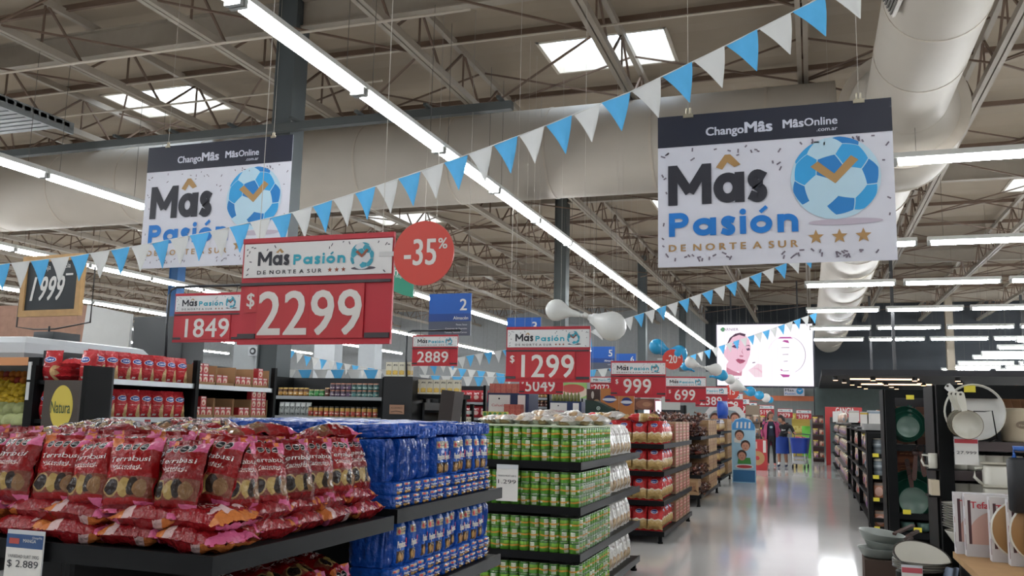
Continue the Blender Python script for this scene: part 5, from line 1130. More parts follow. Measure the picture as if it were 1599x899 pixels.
def pan_box(x, y, z, rz, lab, pan=True):
    o = thing('pan_box', lab, 'box', (x,y,z), (0,0,rz), 'white pan boxes on the counter')
    b = MB().box(-.16,-.03,0,.16,.03,.29,faces=[0,1,1,1,1,1]); b.text('Tefal', -.135, .225, .032, -.0315, 2, al='l', bold=.035); b.build('sleeve', [bxm,bxs,tred], o)
    if pan:
        M = Matrix.Translation((-.03,-.045,.15)) @ Matrix.Rotation(PI/2,4,'X')
        MB().lathe([(.13,-.012),(.135,0),(.135,.006),(.128,.01),(0,.01)],40,M=M,mis=[1,1,1,0]).build('pan_disc', [ptan, enam], o)
for k in range(2): pan_box(.805+.035*k, 4.86-.068*k, PZ+.001, 0, ('white pan box at the back of the counter row, edge first','white pan box with red lettering, second in the counter row')[k], False)
for k in range(4): pan_box(.925+.058*k, 4.66-.095*k, PZ+.001, 0, ('white pan box with the first brown disc on the counter','white pan box with the second brown disc on the counter','white pan box with the third brown disc on the counter','white pan box nearest the camera at the lower right edge')[k])
bk = thing('black_bag', 'black bag with a blue handle hanging at the right edge over the pan boxes', 'bag', (at_y(1600,795,4.5).x+.03,4.5,zpx(800,4.5,1590)))
MB().rbox(-.09,-.04,0,.09,.04,.24,.03).build('bag_body', flat('14161c',.5), bk); MB().tube([(-.06,0,.235),(-.06,0,.28),(.06,0,.28),(.06,0,.235)],.012,8).build('bag_handle', flat('2a5aa8',.4), bk)
tag(MB().cyl((at_y(1600,795,4.5).x+.03,4.5,PZ),(at_y(1600,795,4.5).x+.03,4.5,zpx(800,4.5,1590)),.02).build('bag_stand', blk), 'short black stand under the black bag', 'stand')
q = at_y(1484,870,4.8); tag(MB().grid(lambda u,v: Vector((q.x-.03+.06*u+.006*math.sin(v*7), 4.78+.012*math.sin(u*9), .56+.18*v)),8,8,0).grid(lambda u,v: Vector((q.x+.03-.06*u+.006*math.sin(v*7), 4.80+.012*math.sin(u*9), .56+.18*v)),8,8,0).build('hanging_cloth', pm('blue_white_cloth','9aa6bc',[('s',.1,.1,.9,.9,'4a5f9a',20)],rough=.8)), 'blue and white cloth hanging beside the plates', 'cloth')
# carton with grey pans, and big plates on a low stand
c = at_y(1382,880,5.95); CZ = at_y(1382,872,5.95).z
tag(MB().box(c.x-.12,5.85,0,c.x+.14,6.15,CZ).build('carton', pm('brown_carton','4f3d33',rough=.7)), 'tall dark brown carton under the grey pans', 'carton')
gpan = pm('grey_pan','8f958f',rough=.35,noise=.05)
for k in range(3):
    o = thing('saucepan', ('grey pan at the bottom of the pile on the brown carton','grey pan in the middle of the pile on the brown carton','grey pan on top of the pile, handle pointing back')[k], 'pan', (c.x-.02+.03*(k%2), 5.98, CZ+.003+.045*k), (.05*(k>0),.06*k,0), 'grey pans on the carton')
    MB().lathe([(.09,0),(.105,.01),(.13,.055),(.136,.06),(.126,.057),(.098,.014),(0,.014)],32).build('pan_body', gpan, o)
    MB().bar((.08,.08,.05),(.2,.24,.10),.024,.014).build('pan_handle', brownw, o)
c = at_y(1440,899,4.9); CZ = at_y(1440,893,4.9).z
tag(MB().cyl((c.x,4.9,0),(c.x,4.9,CZ),.12,n=24).build('low_stand', blk2), 'low black round stand under the large plates', 'stand')
PLB = ('plate', plate_mesh(.135,.022))
for k in range(6): spawn(PLB, (c.x, 4.9, CZ+.001+.011*k), (.0,0,0) if k < 4 else (.22*(k-3),.08*(k-3),0), ('large white plate in the low stack by the carton' if k < 4 else 'large white plate tilted on the low stack, under the top one' if k == 4 else 'large white plate tilted towards the camera on top of the low stack'), 'plate', 'large white plates in the low stack')
price_card((1408,885), 4.72, 26, 14, .5, [('',.1)], 'small white and red card on the low stack of large plates', header='b8505a')
# second unit with green pans
K2 = 8.0
xl = at_y(1385,700,K2).x; xr = at_y(1474,700,K2).x
zz = lambda y: zpx(y, K2, 1425)
unit2('black kitchenware shelf unit with green pans', xl, xr, K2, K2+.5, (.25,zz(832),zz(802),zz(695)), zz(608), blk2, .075)
for k in range(3): hung_pan(1415+1.5*k,662+2*k,K2+.10-.05*k,.15-.03*k,.02,.2,pale_g if k == 2 else green_p,green_p,('small green pan at the back of the upper trio','small green pan in the middle of the upper trio','small green pan with a pale inside, front of the upper trio')[k],'green pans in the upper trio',0,green_p,.035)
for k in range(3): hung_pan(1424+1.5*k,772+5*k,K2+.14-.05*k,.205-.045*k,.10,-.1,pale_g if k == 2 else green_p,green_p,('large green pan at the back of the lower trio','large green pan in the middle of the lower trio','large green pan with a pale inside, front of the lower trio')[k],'green pans in the lower trio',0,brownw,.04)
for k in range(2):
    hung_pan(1437-7*k,700+6*k,K2+.02,.03,.20,PI+.2*k-.1,brownw,brownw,('dark red handled utensil hanging over the lower pans','second dark red handled utensil beside it')[k],None,0,brownw,.02)
obx = pm('orange_carton','8a4a2a',[('r',.1,.1,.9,.5,'a0582e'),('s',.15,.55,.85,.9,'c98a5a',30)],rough=.5)
OB = ('orange_carton', MB().box(-.08,-.06,0,.08,.06,.125,faces=[0]*6).mesh('orange_carton',[obx]))
for k in range(2): spawn(OB, (xl+.17, K2+.34, zz(695)-.29+.126*k), (0,0,0), ('orange brown carton, lower of the stacked pair','orange brown carton, upper of the stacked pair')[k], 'carton')
zb = zz(695)-.291
tag(MB().box(xl+.08,K2+.27,zz(802)+.002,xr-.08,K2+.42,zb).build('display_riser', flat('2a2828')), 'dark riser under the orange brown cartons', 'riser')
tag(MB().box(xr-.19,K2+.29,zb+.001,xr-.09,K2+.4,zb+.27).build('grey_carton', pm('grey_green_carton','5f6f6c',[('s',.1,.1,.9,.9,'8a9a98',16)])), 'grey green carton right of the orange brown pair', 'carton')
for k in range(3): spawn(('white_cup', MB().lathe([(.03,0),(.036,.01),(.036,.035),(.03,.04),(0,.04)],14).mesh('white_cup',[enam])), (xl+.12+.1*k, K2+.32, zb+.254), (0,0,0), 'white cup upside down above the orange brown cartons', 'cup', 'white cups above the cartons') if k < 2 else None
bx = pm('photo_carton','6a4634',[('e',.4,.5,.3,.3,'8a6a50'),('s',.1,.7,.9,.9,'b09a80',20)],rough=.5)
for k, x in enumerate((.16,.32)): spawn(('photo_carton', MB().box(-.07,-.05,0,.07,.05,.32,faces=[0]*6).mesh('photo_carton',[bx])), (xl+x+.02, K2+.40, zz(695)+.001), (0,0,0), ('tall brown picture carton behind the small green pans','tall brown picture carton right of the small green pans')[k], 'carton')
GL = ('glass_bowl', MB().lathe([(.03,0),(.05,.02),(.06,.075),(.056,.075),(.046,.024),(0,.01)],18).mesh('glass_bowl',[flat('4f6a62',.1)]))
for k in range(3): spawn(GL, (xl+.14+.13*k, K2+.12, zz(832)+.001), (0,0,0), 'dark green glass bowl on the lowest visible shelf', 'bowl', 'dark green glass bowls')
def ytag(x, y, Y, lab, w=10, h=6):
    c = at_y(x,y,Y); k = Y/F*1.03; b = MB().box(c.x-w*k/2,Y-.006,c.z-h*k/2,c.x+w*k/2,Y-.002,c.z+h*k/2); tag(b.build('shelf_tag', tagy), lab, 'price tag')
ytag(1421,620,K2,'yellow tag on the header over the green pans'); ytag(1356+60,799,K2+.02,'yellow tag below the large green pans'); ytag(1433,827,K2+.02,'yellow tag on the glass bowl shelf'); ytag(1514,607,K1,'yellow tag on the header over the pale round pan',14,9)
# long run of shelves along the aisle
K3 = 12.75; X3 = .70
zz = lambda y: zpx(y, K3, 1372)
g = unit2('black end shelf of storage jars with yellow tags', X3, X3+.42, K3, K3+.45, (.17,zz(823),zz(778),zz(743),zz(709)), zz(676), blk, .04)
gj = pm('smoked_plastic','7d868c',[('r',0,.3,1,.5,'5a6268'),('r',0,.6,1,.7,'a9b0b4')],rough=.2)
SJ = ('storage_jar', MB().lathe([(.055,0),(.06,.01),(.06,.17),(.05,.19)],14,0).lathe([(.054,.19),(.056,.195),(.056,.225),(0,.23)],14,1).mesh('storage_jar',[gj,enam]))
OJ = ('storage_jar', MB().rbox(-.065,-.06,0,.065,.06,.2,.02).mesh('storage_jar',[pm('orange_contents','a06a50',[('e',.5,.4,.4,.3,'c9a090'),('r',0,.8,1,1,'6a5a50')],rough=.25)]))
for li, y in enumerate((823,778,743,709)):
    for k in range(2): spawn(OJ if li < 2 else SJ, (X3+.12+.15*k, K3+.16, zz(y)+.001), (0,0,0), ('orange filled storage jar on a lower end shelf' if li < 2 else 'clear grey storage jar with a white lid on an upper end shelf'), 'jar', 'storage jars on the end shelf')
    ytag(1368-li*.6+1, y+1.5, K3+.03, ('yellow tag on the lowest jar shelf','yellow tag on the third jar shelf','yellow tag on the second jar shelf','yellow tag on the top jar shelf')[li], 8, 5)
run = thing('aisle_shelf_run', 'long dark shelf run of coloured packs along the right of the aisle', 'shelf unit', (X3,0,0))
MB().box(.20,13.25,.05,.9,20.4,1.33).build('back_panel', flat('1e1b1c'), run)
for z in (.12,.42,.72,1.02,1.31): MB().box(0,13.22,z-.03,.9,20.4,z).build('shelf_board', blk, run)
for y in (13.25,15.6,18,20.36): MB().box(0,y,0,.06,y+.04,1.33).build('upright_post', blk, run)
pkc = [pm('coloured_pack','8f7566',[('e',.4,.5,.3,.3,'c9a890'),('r',0,.8,1,1,c1),('e',.7,.3,.2,.2,c2)],rough=.35,dist=.06,vary=.25) for c1, c2 in (('c9b44a','7a4a8a'),('4a3a34','a84a3a'),('c9c0b0','5a6a7a'))]
CP = [('coloured_pack', bag_mesh('coloured_pack', .17, .22, .08, [m_], 120+k, (), nu=6, nv=6)) for k, m_ in enumerate(pkc)]
for li, z in enumerate((.12,.42,.72,1.02)):
    for k in range(34): spawn(CP[(k//2+li)%3], (X3+.08+.015*math.sin(k*.8), 13.36+.205*k, z+.002), (-.25,rn.uniform(-.08,.08),-PI/2+rn.uniform(-.2,.2)), 'coloured pack on the %s shelf of the long run by the aisle' % ('bottom','third','second','top')[li], 'pack', 'coloured packs on the long right run')
for k, (x, y, w, h, hd) in enumerate(((1325,642,14,14,'b9b4a8'),(1343,644,11,20,'c9a83a'),(1354,642,19,24,'8a9aa8'))):
    price_card((x,y), K3+.9, w, h, .12, [('',.1)], ('white card standing on top of the long run, left of three','narrow white card with a yellow top, middle of three','large white card beside the black post, right of three')[k], header=hd)
tag(MB().box(X3-.02,13.22,1.312,X3+.5,13.72,1.40).build('deck_box', flat('9a9a98')), 'pale deck box under the standing white cards', 'box')
q = at_y(1377,645,13.6); tag(MB().rbox(q.x-.05,13.9,1.332,q.x+.09,14.1,1.6,.03).build('orange_pack', pm('orange_dark_pack','8a5034',[('e',.5,.35,.3,.2,'2c2a2e')],rough=.4)), 'orange and dark pack on the run top beside the black post', 'pack')
# runs further along
for k, (y0, y1, c1, lab) in enumerate(((21,26,'8f7c72','pale mixed shelf run beyond the coloured packs'),(27,30.6,'57604e','green and dark shelf run before the red frame'))):
    r = thing('aisle_shelf_run', lab, 'shelf unit', (.62-.02*k,0,0)); MB().box(.2,y0,.05,.9,y1,1.4).build('back_panel', flat('2c2a2a'), r)
    for z in (.12,.45,.78,1.11,1.4): MB().box(0,y0,z-.03,.9,y1,z).build('shelf_board', flat('7a7672') if k == 0 else blk, r)
    for li, z in enumerate((.12,.45,.78,1.11)):
        for j in range(int((y1-y0)/.3)): spawn(CP[(j+li+2*k)%3], (.71-.02*k, y0+.15+.3*j, z+.002), (-.15,0,-PI/2), 'small pack on the %s' % lab, 'pack', 'packs on the %s' % lab)
for k in range(9):
    spawn(CP[2], (.70, 21.2+.5*k, 1.402), (-.1,0,-PI/2+.3*(k%3)), 'light pack standing on top of the pale shelf run', 'pack', 'packs on top of the pale run')
# ---------------------------------------------------------------- far end of the aisle
fr = thing('red_display', 'red display frame with white lettering at the right of the aisle', 'display frame', (0,31,0))
a = at_y(1288,635,31); b_ = at_y(1346,652,31)
MB().box(a.x,-.1,0,a.x+.14,.1,a.z).build('frame_post', flat('b02f30',.4), fr); MB().box(b_.x-.14,-.1,0,b_.x,.1,a.z).build('frame_post', flat('b02f30',.4), fr)
d = MB().box(a.x,-.12,b_.z,b_.x,.12,a.z); d.text('GANCIA', (a.x+b_.x)/2+.05, b_.z+.12, .2, -.125, 1, bold=.03, fit=(b_.x-a.x)*.5); d.build('header', [flat('b02f30',.4), white_d], fr)
for k, x in enumerate((1300,1325)):
    q = at_y(x,642,30.8); tag(MB().box(q.x,30.82,q.z-.36,q.x+.28,30.86,q.z).build('white_card', white_d), 'white card hung below the red header, %s of two' % ('left','right')[k], 'card')
# lit screen
s0 = at_y(1119,507,38); s1 = at_y(1271,603,38); W, H = s1.x-s0.x, s0.z-s1.z
scr = thing('led_screen', 'large lit advertising screen showing a face at the end of the aisle', 'screen', (s0.x,38,s1.z))
MB().box(-.06,.02,-.08,W+.06,.25,H+.08).build('screen_case', flat('20222e',.4), scr)
for u in (.15,.85): MB().box(u*W-.03,.1,H+.08,u*W+.03,.16,7.2-s1.z).build('hanging_bracket', flat('3a3c40'), scr)
def em(h, k=.95): 
    m_ = bpy.data.materials.new('screen_' + h); m_.use_nodes = True; p_ = m_.node_tree.nodes['Principled BSDF']; p_.inputs['Base Color'].default_value = (0,0,0,1); p_.inputs['Roughness'].default_value = .4
    p_.inputs['Emission Color'].default_value = lin(h); p_.inputs['Emission Strength'].default_value = k; return m_
b = MB().box(0,0,0,W,.02,H); y = [0]
def P(pts, mi, lay): b.poly([(u*W, v*H) for u, v in pts], -.004*lay, mi)
def E(cu, cv, ru, rv, mi, lay): b.disc(cu*W, cv*H, ru*W, -.004*lay, mi, rz=rv*H, n=26)
P([(.10,.16),(.10,.34),(.145,.44),(.22,.20),(.27,.27),(.26,.16)],1,1)
P([(.08,.48),(.10,.62),(.13,.74),(.18,.83),(.235,.86),(.30,.83),(.345,.75),(.36,.62),(.35,.50),(.315,.36),(.285,.28),(.24,.22),(.20,.24),(.14,.36)],1,2)
P([(.11,.68),(.14,.78),(.20,.85),(.25,.865),(.31,.84),(.30,.80),(.24,.83),(.17,.79),(.13,.70)],3,3)
P([(.10,.16),(.10,.30),(.17,.24),(.24,.20),(.26,.24),(.26,.16)],2,3)
P([(.155,.635),(.185,.665),(.225,.655),(.235,.62),(.20,.61)],4,3); P([(.155,.675),(.20,.70),(.25,.665),(.20,.685)],3,3)
P([(.31,.60),(.345,.615),(.355,.58),(.325,.57)],4,3); P([(.30,.65),(.34,.665),(.358,.64),(.33,.65)],3,3)
P([(.235,.485),(.255,.50),(.285,.485),(.275,.465),(.25,.465)],2,3); P([(.285,.49),(.27,.56),(.28,.62),(.262,.55)],2,3)
P([(.20,.42),(.225,.44),(.25,.43),(.275,.425),(.305,.405),(.28,.37),(.245,.355),(.215,.385)],5,3); P([(.20,.42),(.25,.405),(.305,.405),(.26,.395)],4,4)
E(.085,.54,.014,.05,1,3)
P([(.33,.25),(.38,.30),(.43,.36),(.475,.34),(.475,.14),(.40,.14),(.36,.20)],6,1); P([(.36,.28),(.42,.27),(.475,.20),(.475,.235),(.43,.29)],1,2); P([(.37,.375),(.40,.385),(.41,.375),(.38,.365)],4,3)
E(.067,.92,.022,.035,7,2); b.text('GARNIER', .04*W, .90*H, .045*H, -.012, 8, al='l', sx=1.15, bold=.01)
b.text('hyaluron', .12*W, .105*H, .035*H, -.012, 9, al='l', shear=.2)
import_ring = [(.735+.185*math.cos(t_), .50+.30*math.sin(t_)) for t_ in [PI*(.40-k/30) for k in range(24)]]
for i in range(len(import_ring)-1):
    (u0,v0),(u1,v1) = import_ring[i], import_ring[i+1]; b.poly([(u0*W,v0*H),(u1*W,v1*H),((u1+.006)*W,v1*H),((u0+.006)*W,v0*H)], -.004, 8)
ring2 = [(.725+.185*math.cos(t_), .50+.30*math.sin(t_)) for t_ in [PI*(.62+k/40) for k in range(12)]]
for i in range(len(ring2)-1):
    (u0,v0),(u1,v1) = ring2[i], ring2[i+1]; b.poly([(u0*W,v0*H),(u1*W,v1*H),((u1-.004)*W,v1*H),((u0-.004)*W,v0*H)], -.004, 6)
P([(.645,.765),(.67,.79),(.775,.79),(.80,.765)],10,2); P([(.69,.72),(.71,.74),(.75,.735),(.76,.69),(.73,.70)],10,2); P([(.66,.19),(.76,.18),(.75,.145),(.69,.14)],10,2); P([(.66,.26),(.68,.24),(.69,.25),(.675,.27)],10,2)
for v, w_ in ((.62,.08),(.51,.06),(.40,.04),(.245,.06)): P([(.72-w_/2,v),(.72+w_/2,v+.004),(.72+w_/2,v-.006),(.72-w_/2,v-.008)],8,2)
b.build('screen_picture', [em('fdf8ff',1.05),em('f2c3d6'),em('c97f96'),em('4a2440'),em('5a2f5a'),em('b04a6a'),em('f7dbe6'),em('2f9a50'),em('9a8a9e'),em('8a4a6a'),em('b8489a')], scr)
q0 = at_y(1224,604,41.8); q1 = at_y(1256,618,41.8)
bn = MB().box(q0.x,41.8,q1.z,q1.x,41.82,q0.z); w = q1.x-q0.x; h = q0.z-q1.z
bn.text('Mas', q0.x+.06*w, q1.z+.5*h, .3*h, 41.796, 1, al='l', bold=.03, fit=.42*w); bn.text('Pasi\u00f3n', q0.x+.06*w, q1.z+.15*h, .2*h, 41.796, 2, al='l', bold=.03, fit=.5*w); bn.disc(q0.x+.78*w,q1.z+.55*h,.17*w,41.797,3); bn.poly([(q0.x+.66*w,q1.z+.7*h),(q0.x+.78*w,q1.z+.45*h),(q0.x+.92*w,q1.z+.75*h),(q0.x+.78*w,q1.z+.62*h)],41.793,4)
tag(bn.build('wall_poster', [vinyl, ink, pblue, skyb, vinyl]), 'small football poster on the grey partition below the lit screen', 'poster')
# dark soffit with warm lights on the right
sf = thing('dark_soffit', 'dark lowered ceiling with warm lights over the right department', 'soffit', (0,0,0))
MB().box(.35,31.5,2.95,9,43.9,3.15).build('soffit_slab', flat('17161a',.8), sf)
MB().box(.05,31.4,2.55,9,31.5,3.2).build('soffit_edge', flat('121318',.8), sf) if False else None
for x in (2.6,8.8):
    for y in (31.7,43.4): MB().box(x,y,3.15,x+.1,y+.1,7.2).build('soffit_hanger', flat('2a2a2c'), sf)
warm = bpy.data.materials.new('warm_lamp'); warm.use_nodes = True; _p = warm.node_tree.nodes['Principled BSDF']; _p.inputs['Emission Color'].default_value = (1,.62,.36,1); _p.inputs['Emission Strength'].default_value = 3
for k, (xa, xb_, yy, Y) in enumerate(((1345,1455,602,38),(1328,1436,613.5,33.5))):
    p0 = at_y(xa,yy,Y); p1 = at_y(xb_,yy,Y)
    tag(MB().box(p0.x,Y-.04,2.90,p1.x,Y+.04,2.947).build('warm_light_bar', warm), 'long warm light bar under the dark soffit, %s of two' % ('further','nearer')[k], 'light bar')
spot_h = flat('1a1a1c',.5)
for i, x in enumerate((.8,2.0,3.3,4.6)):
    for j in range(5):
        y = 32.3+2.0*j
        o = thing('ceiling_spot', 'small warm spot lamp under the dark soffit', 'spot lamp', (x+.35*j,y,2.949), (0,0,0), 'warm spot lamps under the soffit')
        MB().cyl((0,0,-.12),(0,0,0),.09,n=12).build('spot_can', spot_h, o); MB().cyl((0,0,-.135),(0,0,-.121),.08,n=12).build('spot_lens', warm, o)
pt = struct('wall_right_department', MB().box(.15,44,0,9,44.2,3.0), pm('teal_grey_wall','6f7d7c',rough=.7))
# small far goods: yellow shelf, lime box, cardboard displays
q0 = at_y(1236,645,37); q1 = at_y(1265,665,37)
tag(MB().box(q0.x,37,0,q1.x,37.5,q0.z).build('yellow_shelf', pm('yellow_goods','b9a24a',[('s',.03,.5,.97,.97,'d8c878',22)],rough=.5)), 'shelf of yellow goods far behind the shoppers', 'shelf')
q0 = at_y(1252,665,36); q1 = at_y(1266,683,36)
tag(MB().rbox(q0.x,36,0,q1.x,36.4,q0.z,.03).build('green_bin', flat('5fae3a',.4)), 'lime green bin to the right of the shopper with the cart', 'bin')
for k, (p, q, Y, h_, lab) in enumerate((((1268,648),(1287,700),33,'4a2c2c','dark red shelf beside the red display frame'),((1163,632),(1186,690),27,'8a7a68','tan shelf behind the red cardboard display'),((1176,650),(1196,702),31,'5a3034','dark shelf behind the shopper in pink'))):
    a = at_y(*p,Y); c = at_y(*q,Y); g = thing('far_shelf', lab, 'shelf', ((a.x+c.x)/2,Y,0)); w = (c.x-a.x)/2
    MB().box(-w,.3,0,w,.4,a.z).build('back_panel', flat(h_), g)
    for z in (.1,.5,.9,1.3): MB().box(-w,0,z,w,.3,z+.04).build('shelf_board', flat('3a3634'), g)
    for z in (.1,.5,.9,1.3):
        for j in range(max(2,int(w*2/.2))): spawn(CP[(j+k)%3], (a.x+.1+.2*j, Y+.12, z+.041), (0,0,0), 'small pack on the %s' % lab, 'pack', 'packs on the %s' % lab)
a = at_y(1142,755,20.6); c = at_y(1170,650,20.6); w = .58
def face(b, x, z, r, y, skin, hair):
    b.disc(x, z+r*.25, r*1.05, y, hair, rz=r*1.1); b.disc(x, z-.1*r, r*.85, y-.003, skin, rz=r*.95)
    for s_ in (-.3,.3): b.disc(x+s_*r, z+.05*r, r*.09, y-.006, hair, n=8)
    b.disc(x, z-.5*r, r*.22, y-.006, 7, rz=r*.08, n=10)
x0 = -2.0
sd = thing('cardboard_display', 'tall blue cardboard display showing three smiling children', 'cardboard display', (-1.75,20.9,0))
b = MB().poly([(0,0),(.52,0),(.52,1.25),(.42,1.42),(.25,1.47),(.08,1.42),(0,1.3)],0,0,.06); b.poly([(.02,.02),(.5,.02),(.5,.28),(.02,.28)],-.003,1); b.disc(.27,.36,.2,-.006,2,rz=.055); b.disc(.27,.36,.17,-.009,3,rz=.035)
b.poly([(0.01,1.18),(.51,1.18),(.51,1.3),(.42,1.40),(.25,1.45),(.08,1.40),(.01,1.3)],-.003,4)
for k in range(4): b.poly([(.1+.09*k,1.22),(.14+.09*k,1.22),(.15+.09*k,1.36),(.11+.09*k,1.36)],-.006,2)
b.poly([(.12,.42),(.42,.42),(.40,.56),(.14,.56)],-.003,8); b.poly([(.05,1.0),(.2,.98),(.2,.88),(.05,.9)],-.003,2)
face(b,.17,1.05,.10,-.006,5,6); face(b,.30,.82,.10,-.006,5,6); face(b,.22,.60,.10,-.012,5,6)
b.build('printed_board', [flat('9fc4d8',.5),flat('2f6a98'),white_d,flat('b83a40'),flat('3f86c0'),flat('c08a72'),flat('3a261f'),flat('8a3a3a'),flat('3f8a3a')], sd)
MB().box(.1,.06,0,.42,.4,.03).build('display_foot', blk, sd)
ad = thing('arch_display', 'white arched cardboard display with a red oval on top behind the blue sack', 'cardboard display', (-2.55,22.6,0))
b = MB().poly([(0,0),(.98,0),(.98,1.55),(.85,1.72),(.49,1.78),(.13,1.72),(0,1.55)],0,0,.06); b.poly([(.1,.5),(.88,.5),(.88,1.5),(.75,1.62),(.49,1.66),(.23,1.62),(.1,1.5)],-.003,1); b.disc(.49,1.76,.28,-.02,2,rz=.09); b.disc(.49,1.76,.24,-.024,3,rz=.05)
for x_, z_ in ((.25,1.42),(.50,1.40),(.74,1.44)): face(b,x_,z_,.11,-.01,5,6)
b.build('printed_board', [flat('d5d6d4',.5),flat('8a9aa0'),white_d,flat('b83a40'),white_d,flat('c08a72'),flat('4a2c20'),flat('8a3a3a')], ad)
rd = thing('red_display', 'low red cardboard display picturing a ring biscuit', 'cardboard display', (-1.80,26.3,0))
b = MB().box(0,0,0,.56,.5,.86); b.disc(.30,.34,.20,-.004,1); b.disc(.30,.34,.06,-.008,0); b.poly([(.04,.60),(.3,.60),(.3,.8),(.04,.8)],-.004,2); b.poly([(.46,.5),(.54,.5),(.54,.84),(.46,.84)],-.004,3)
b.build('display_box', [flat('b23436',.5),flat('b08a5c'),flat('c9a9a0'),white_d], rd)
# ---------------------------------------------------------------- shoppers
def skin_mesh(name, J, edges, mats, pick, root=0, sub=2):
    """one continuous surface grown round joints {name: (x, y, z, radius)}"""
    ks = list(J); me = bpy.data.meshes.new('g'); me.from_pydata([J[k][:3] for k in ks], [(ks.index(a), ks.index(b)) for a, b in edges], [])
    o = bpy.data.objects.new('g', me); COL.objects.link(o); o.modifiers.new('s', 'SKIN')
    lay = me.skin_vertices[0].data
    for i, k in enumerate(ks):
        r = J[k][3]; lay[i].radius = r if isinstance(r, tuple) else (r, r); lay[i].use_root = (i == root)
    sm = o.modifiers.new('u', 'SUBSURF'); sm.levels = sub
    bpy.context.view_layer.update(); ev = o.evaluated_get(bpy.context.evaluated_depsgraph_get()); out = bpy.data.meshes.new_from_object(ev)
    bpy.data.objects.remove(o); bpy.data.meshes.remove(me)
    out.materials.clear()
    for m_ in mats: out.materials.append(m_)
    for p in out.polygons: p.use_smooth = True; p.material_index = pick(p.center)
    out.name = name; return out
def hand(J, E_, s, wrist, d, side):
    """palm, four fingers of different length and a thumb from the wrist along d"""
    d = Vector(d).normalized(); n = Vector(side).normalized(); w = Vector(J[wrist][:3]); p = w + d*.06
    J['palm'+s] = (*p, .022); E_.append((wrist,'palm'+s))
    for k, (o_, L) in enumerate(((-.024,.06),(-.008,.072),(.008,.068),(.024,.05))):
        a = p + d*.035 + n*o_; c = a + d*L*.5 + Vector((0,0,-.008)); e = c + d*L*.5 + Vector((0,0,-.016))
        for q, v, r in (('a',a,.009),('b',c,.008),('c',e,.006)): J['f%d%s%s' % (k,q,s)] = (*v, r)
        E_.extend([('palm'+s,'f%da%s'%(k,s)),('f%da%s'%(k,s),'f%db%s'%(k,s)),('f%db%s'%(k,s),'f%dc%s'%(k,s))])
    t0 = w + d*.035 - n*.03; t1 = t0 + d*.03 - n*.015
    J['t0'+s] = (*t0,.010); J['t1'+s] = (*t1,.008); E_.extend([('palm'+s,'t0'+s),('t0'+s,'t1'+s)])
skin = pm('skin', 'a9785f', rough=.5); hair_m = pm('brown_hair', '4a2c1e', rough=.6, noise=.2, nscale=40); hair_d = pm('dark_hair', '241a17', rough=.6, noise=.2, nscale=40)
def head(parent, c, yaw, pitch, r, hm, long=.0):
    """face with brow, nose, lips, ears and hair"""
    h = ob('hair_and_face', None, parent, c, (pitch,0,yaw)); 
    def F_(u, v):
        th = 2*PI*u; ph = PI*v; x = math.sin(ph)*math.sin(th); y = -math.sin(ph)*math.cos(th); z = math.cos(ph)
        X = x*r*.78*(1 if z > 0 else 1+.18*z); Y = y*r*.95; Z = z*r*1.12
        if y < -.3 and z < .1: Y += .02*r*(z)
        if y < -.5: Y -= r*.22*math.exp(-((x/.12)**2)-((z+.12)/.16)**2); Y += r*.07*(math.exp(-((abs(x)-.34)/.13)**2-((z-.10)/.10)**2)); Y -= r*.05*math.exp(-((x/.25)**2)-((z+.48)/.07)**2)
        return Vector((X,Y,Z))
    f = MB().grid(F_, 32, 24, 0); ft = f.build('face', skin, h)
    e = MB()
    for s_ in (-1,1): MB().cyl((s_*r*.27,-r*.88,r*.09),(s_*r*.27,-r*.91,r*.09),r*.07,n=10).build('eye', flat('2a1e18',.3), h); MB().grid(lambda u,v: Vector((s_*(r*.76+.02*r*math.sin(PI*v)), .06*r+r*.12*math.cos(2*PI*u)*math.sin(PI*v), -.02*r+r*.2*math.cos(PI*v))),8,6,0).build('ear', skin, h)
    MB().grid(lambda u,v: Vector((r*.24*math.cos(2*PI*u)*math.sin(PI*v), -r*.90-r*.03*math.sin(2*PI*u)*math.sin(PI*v), -r*.54+r*.06*math.cos(PI*v))),10,6,0).build('lips', flat('8a4a44',.4), h)
    def H_(u, v):
        th = 2*PI*u; ph = PI*v*(.60 if abs(math.sin(th/2)) > .6 else .36+.1*abs(math.sin(th/2))); x = math.sin(ph)*math.sin(th); y = -math.sin(ph)*math.cos(th); z = math.cos(ph)
        return Vector((x*r*.88, y*r*1.06+.02*r, z*r*1.22 - (long*max(0,y)*v)))
    MB().grid(H_, 28, 14, 0).build('hair', hm, h)
    if long: MB().grid(lambda u,v: Vector((r*.5*math.cos(2*PI*u), r*.85+r*.3*math.sin(2*PI*u)*(1-.4*v), r*.5-(r*.6+long)*v)), 14, 6, 0).build('ponytail', hm, h)
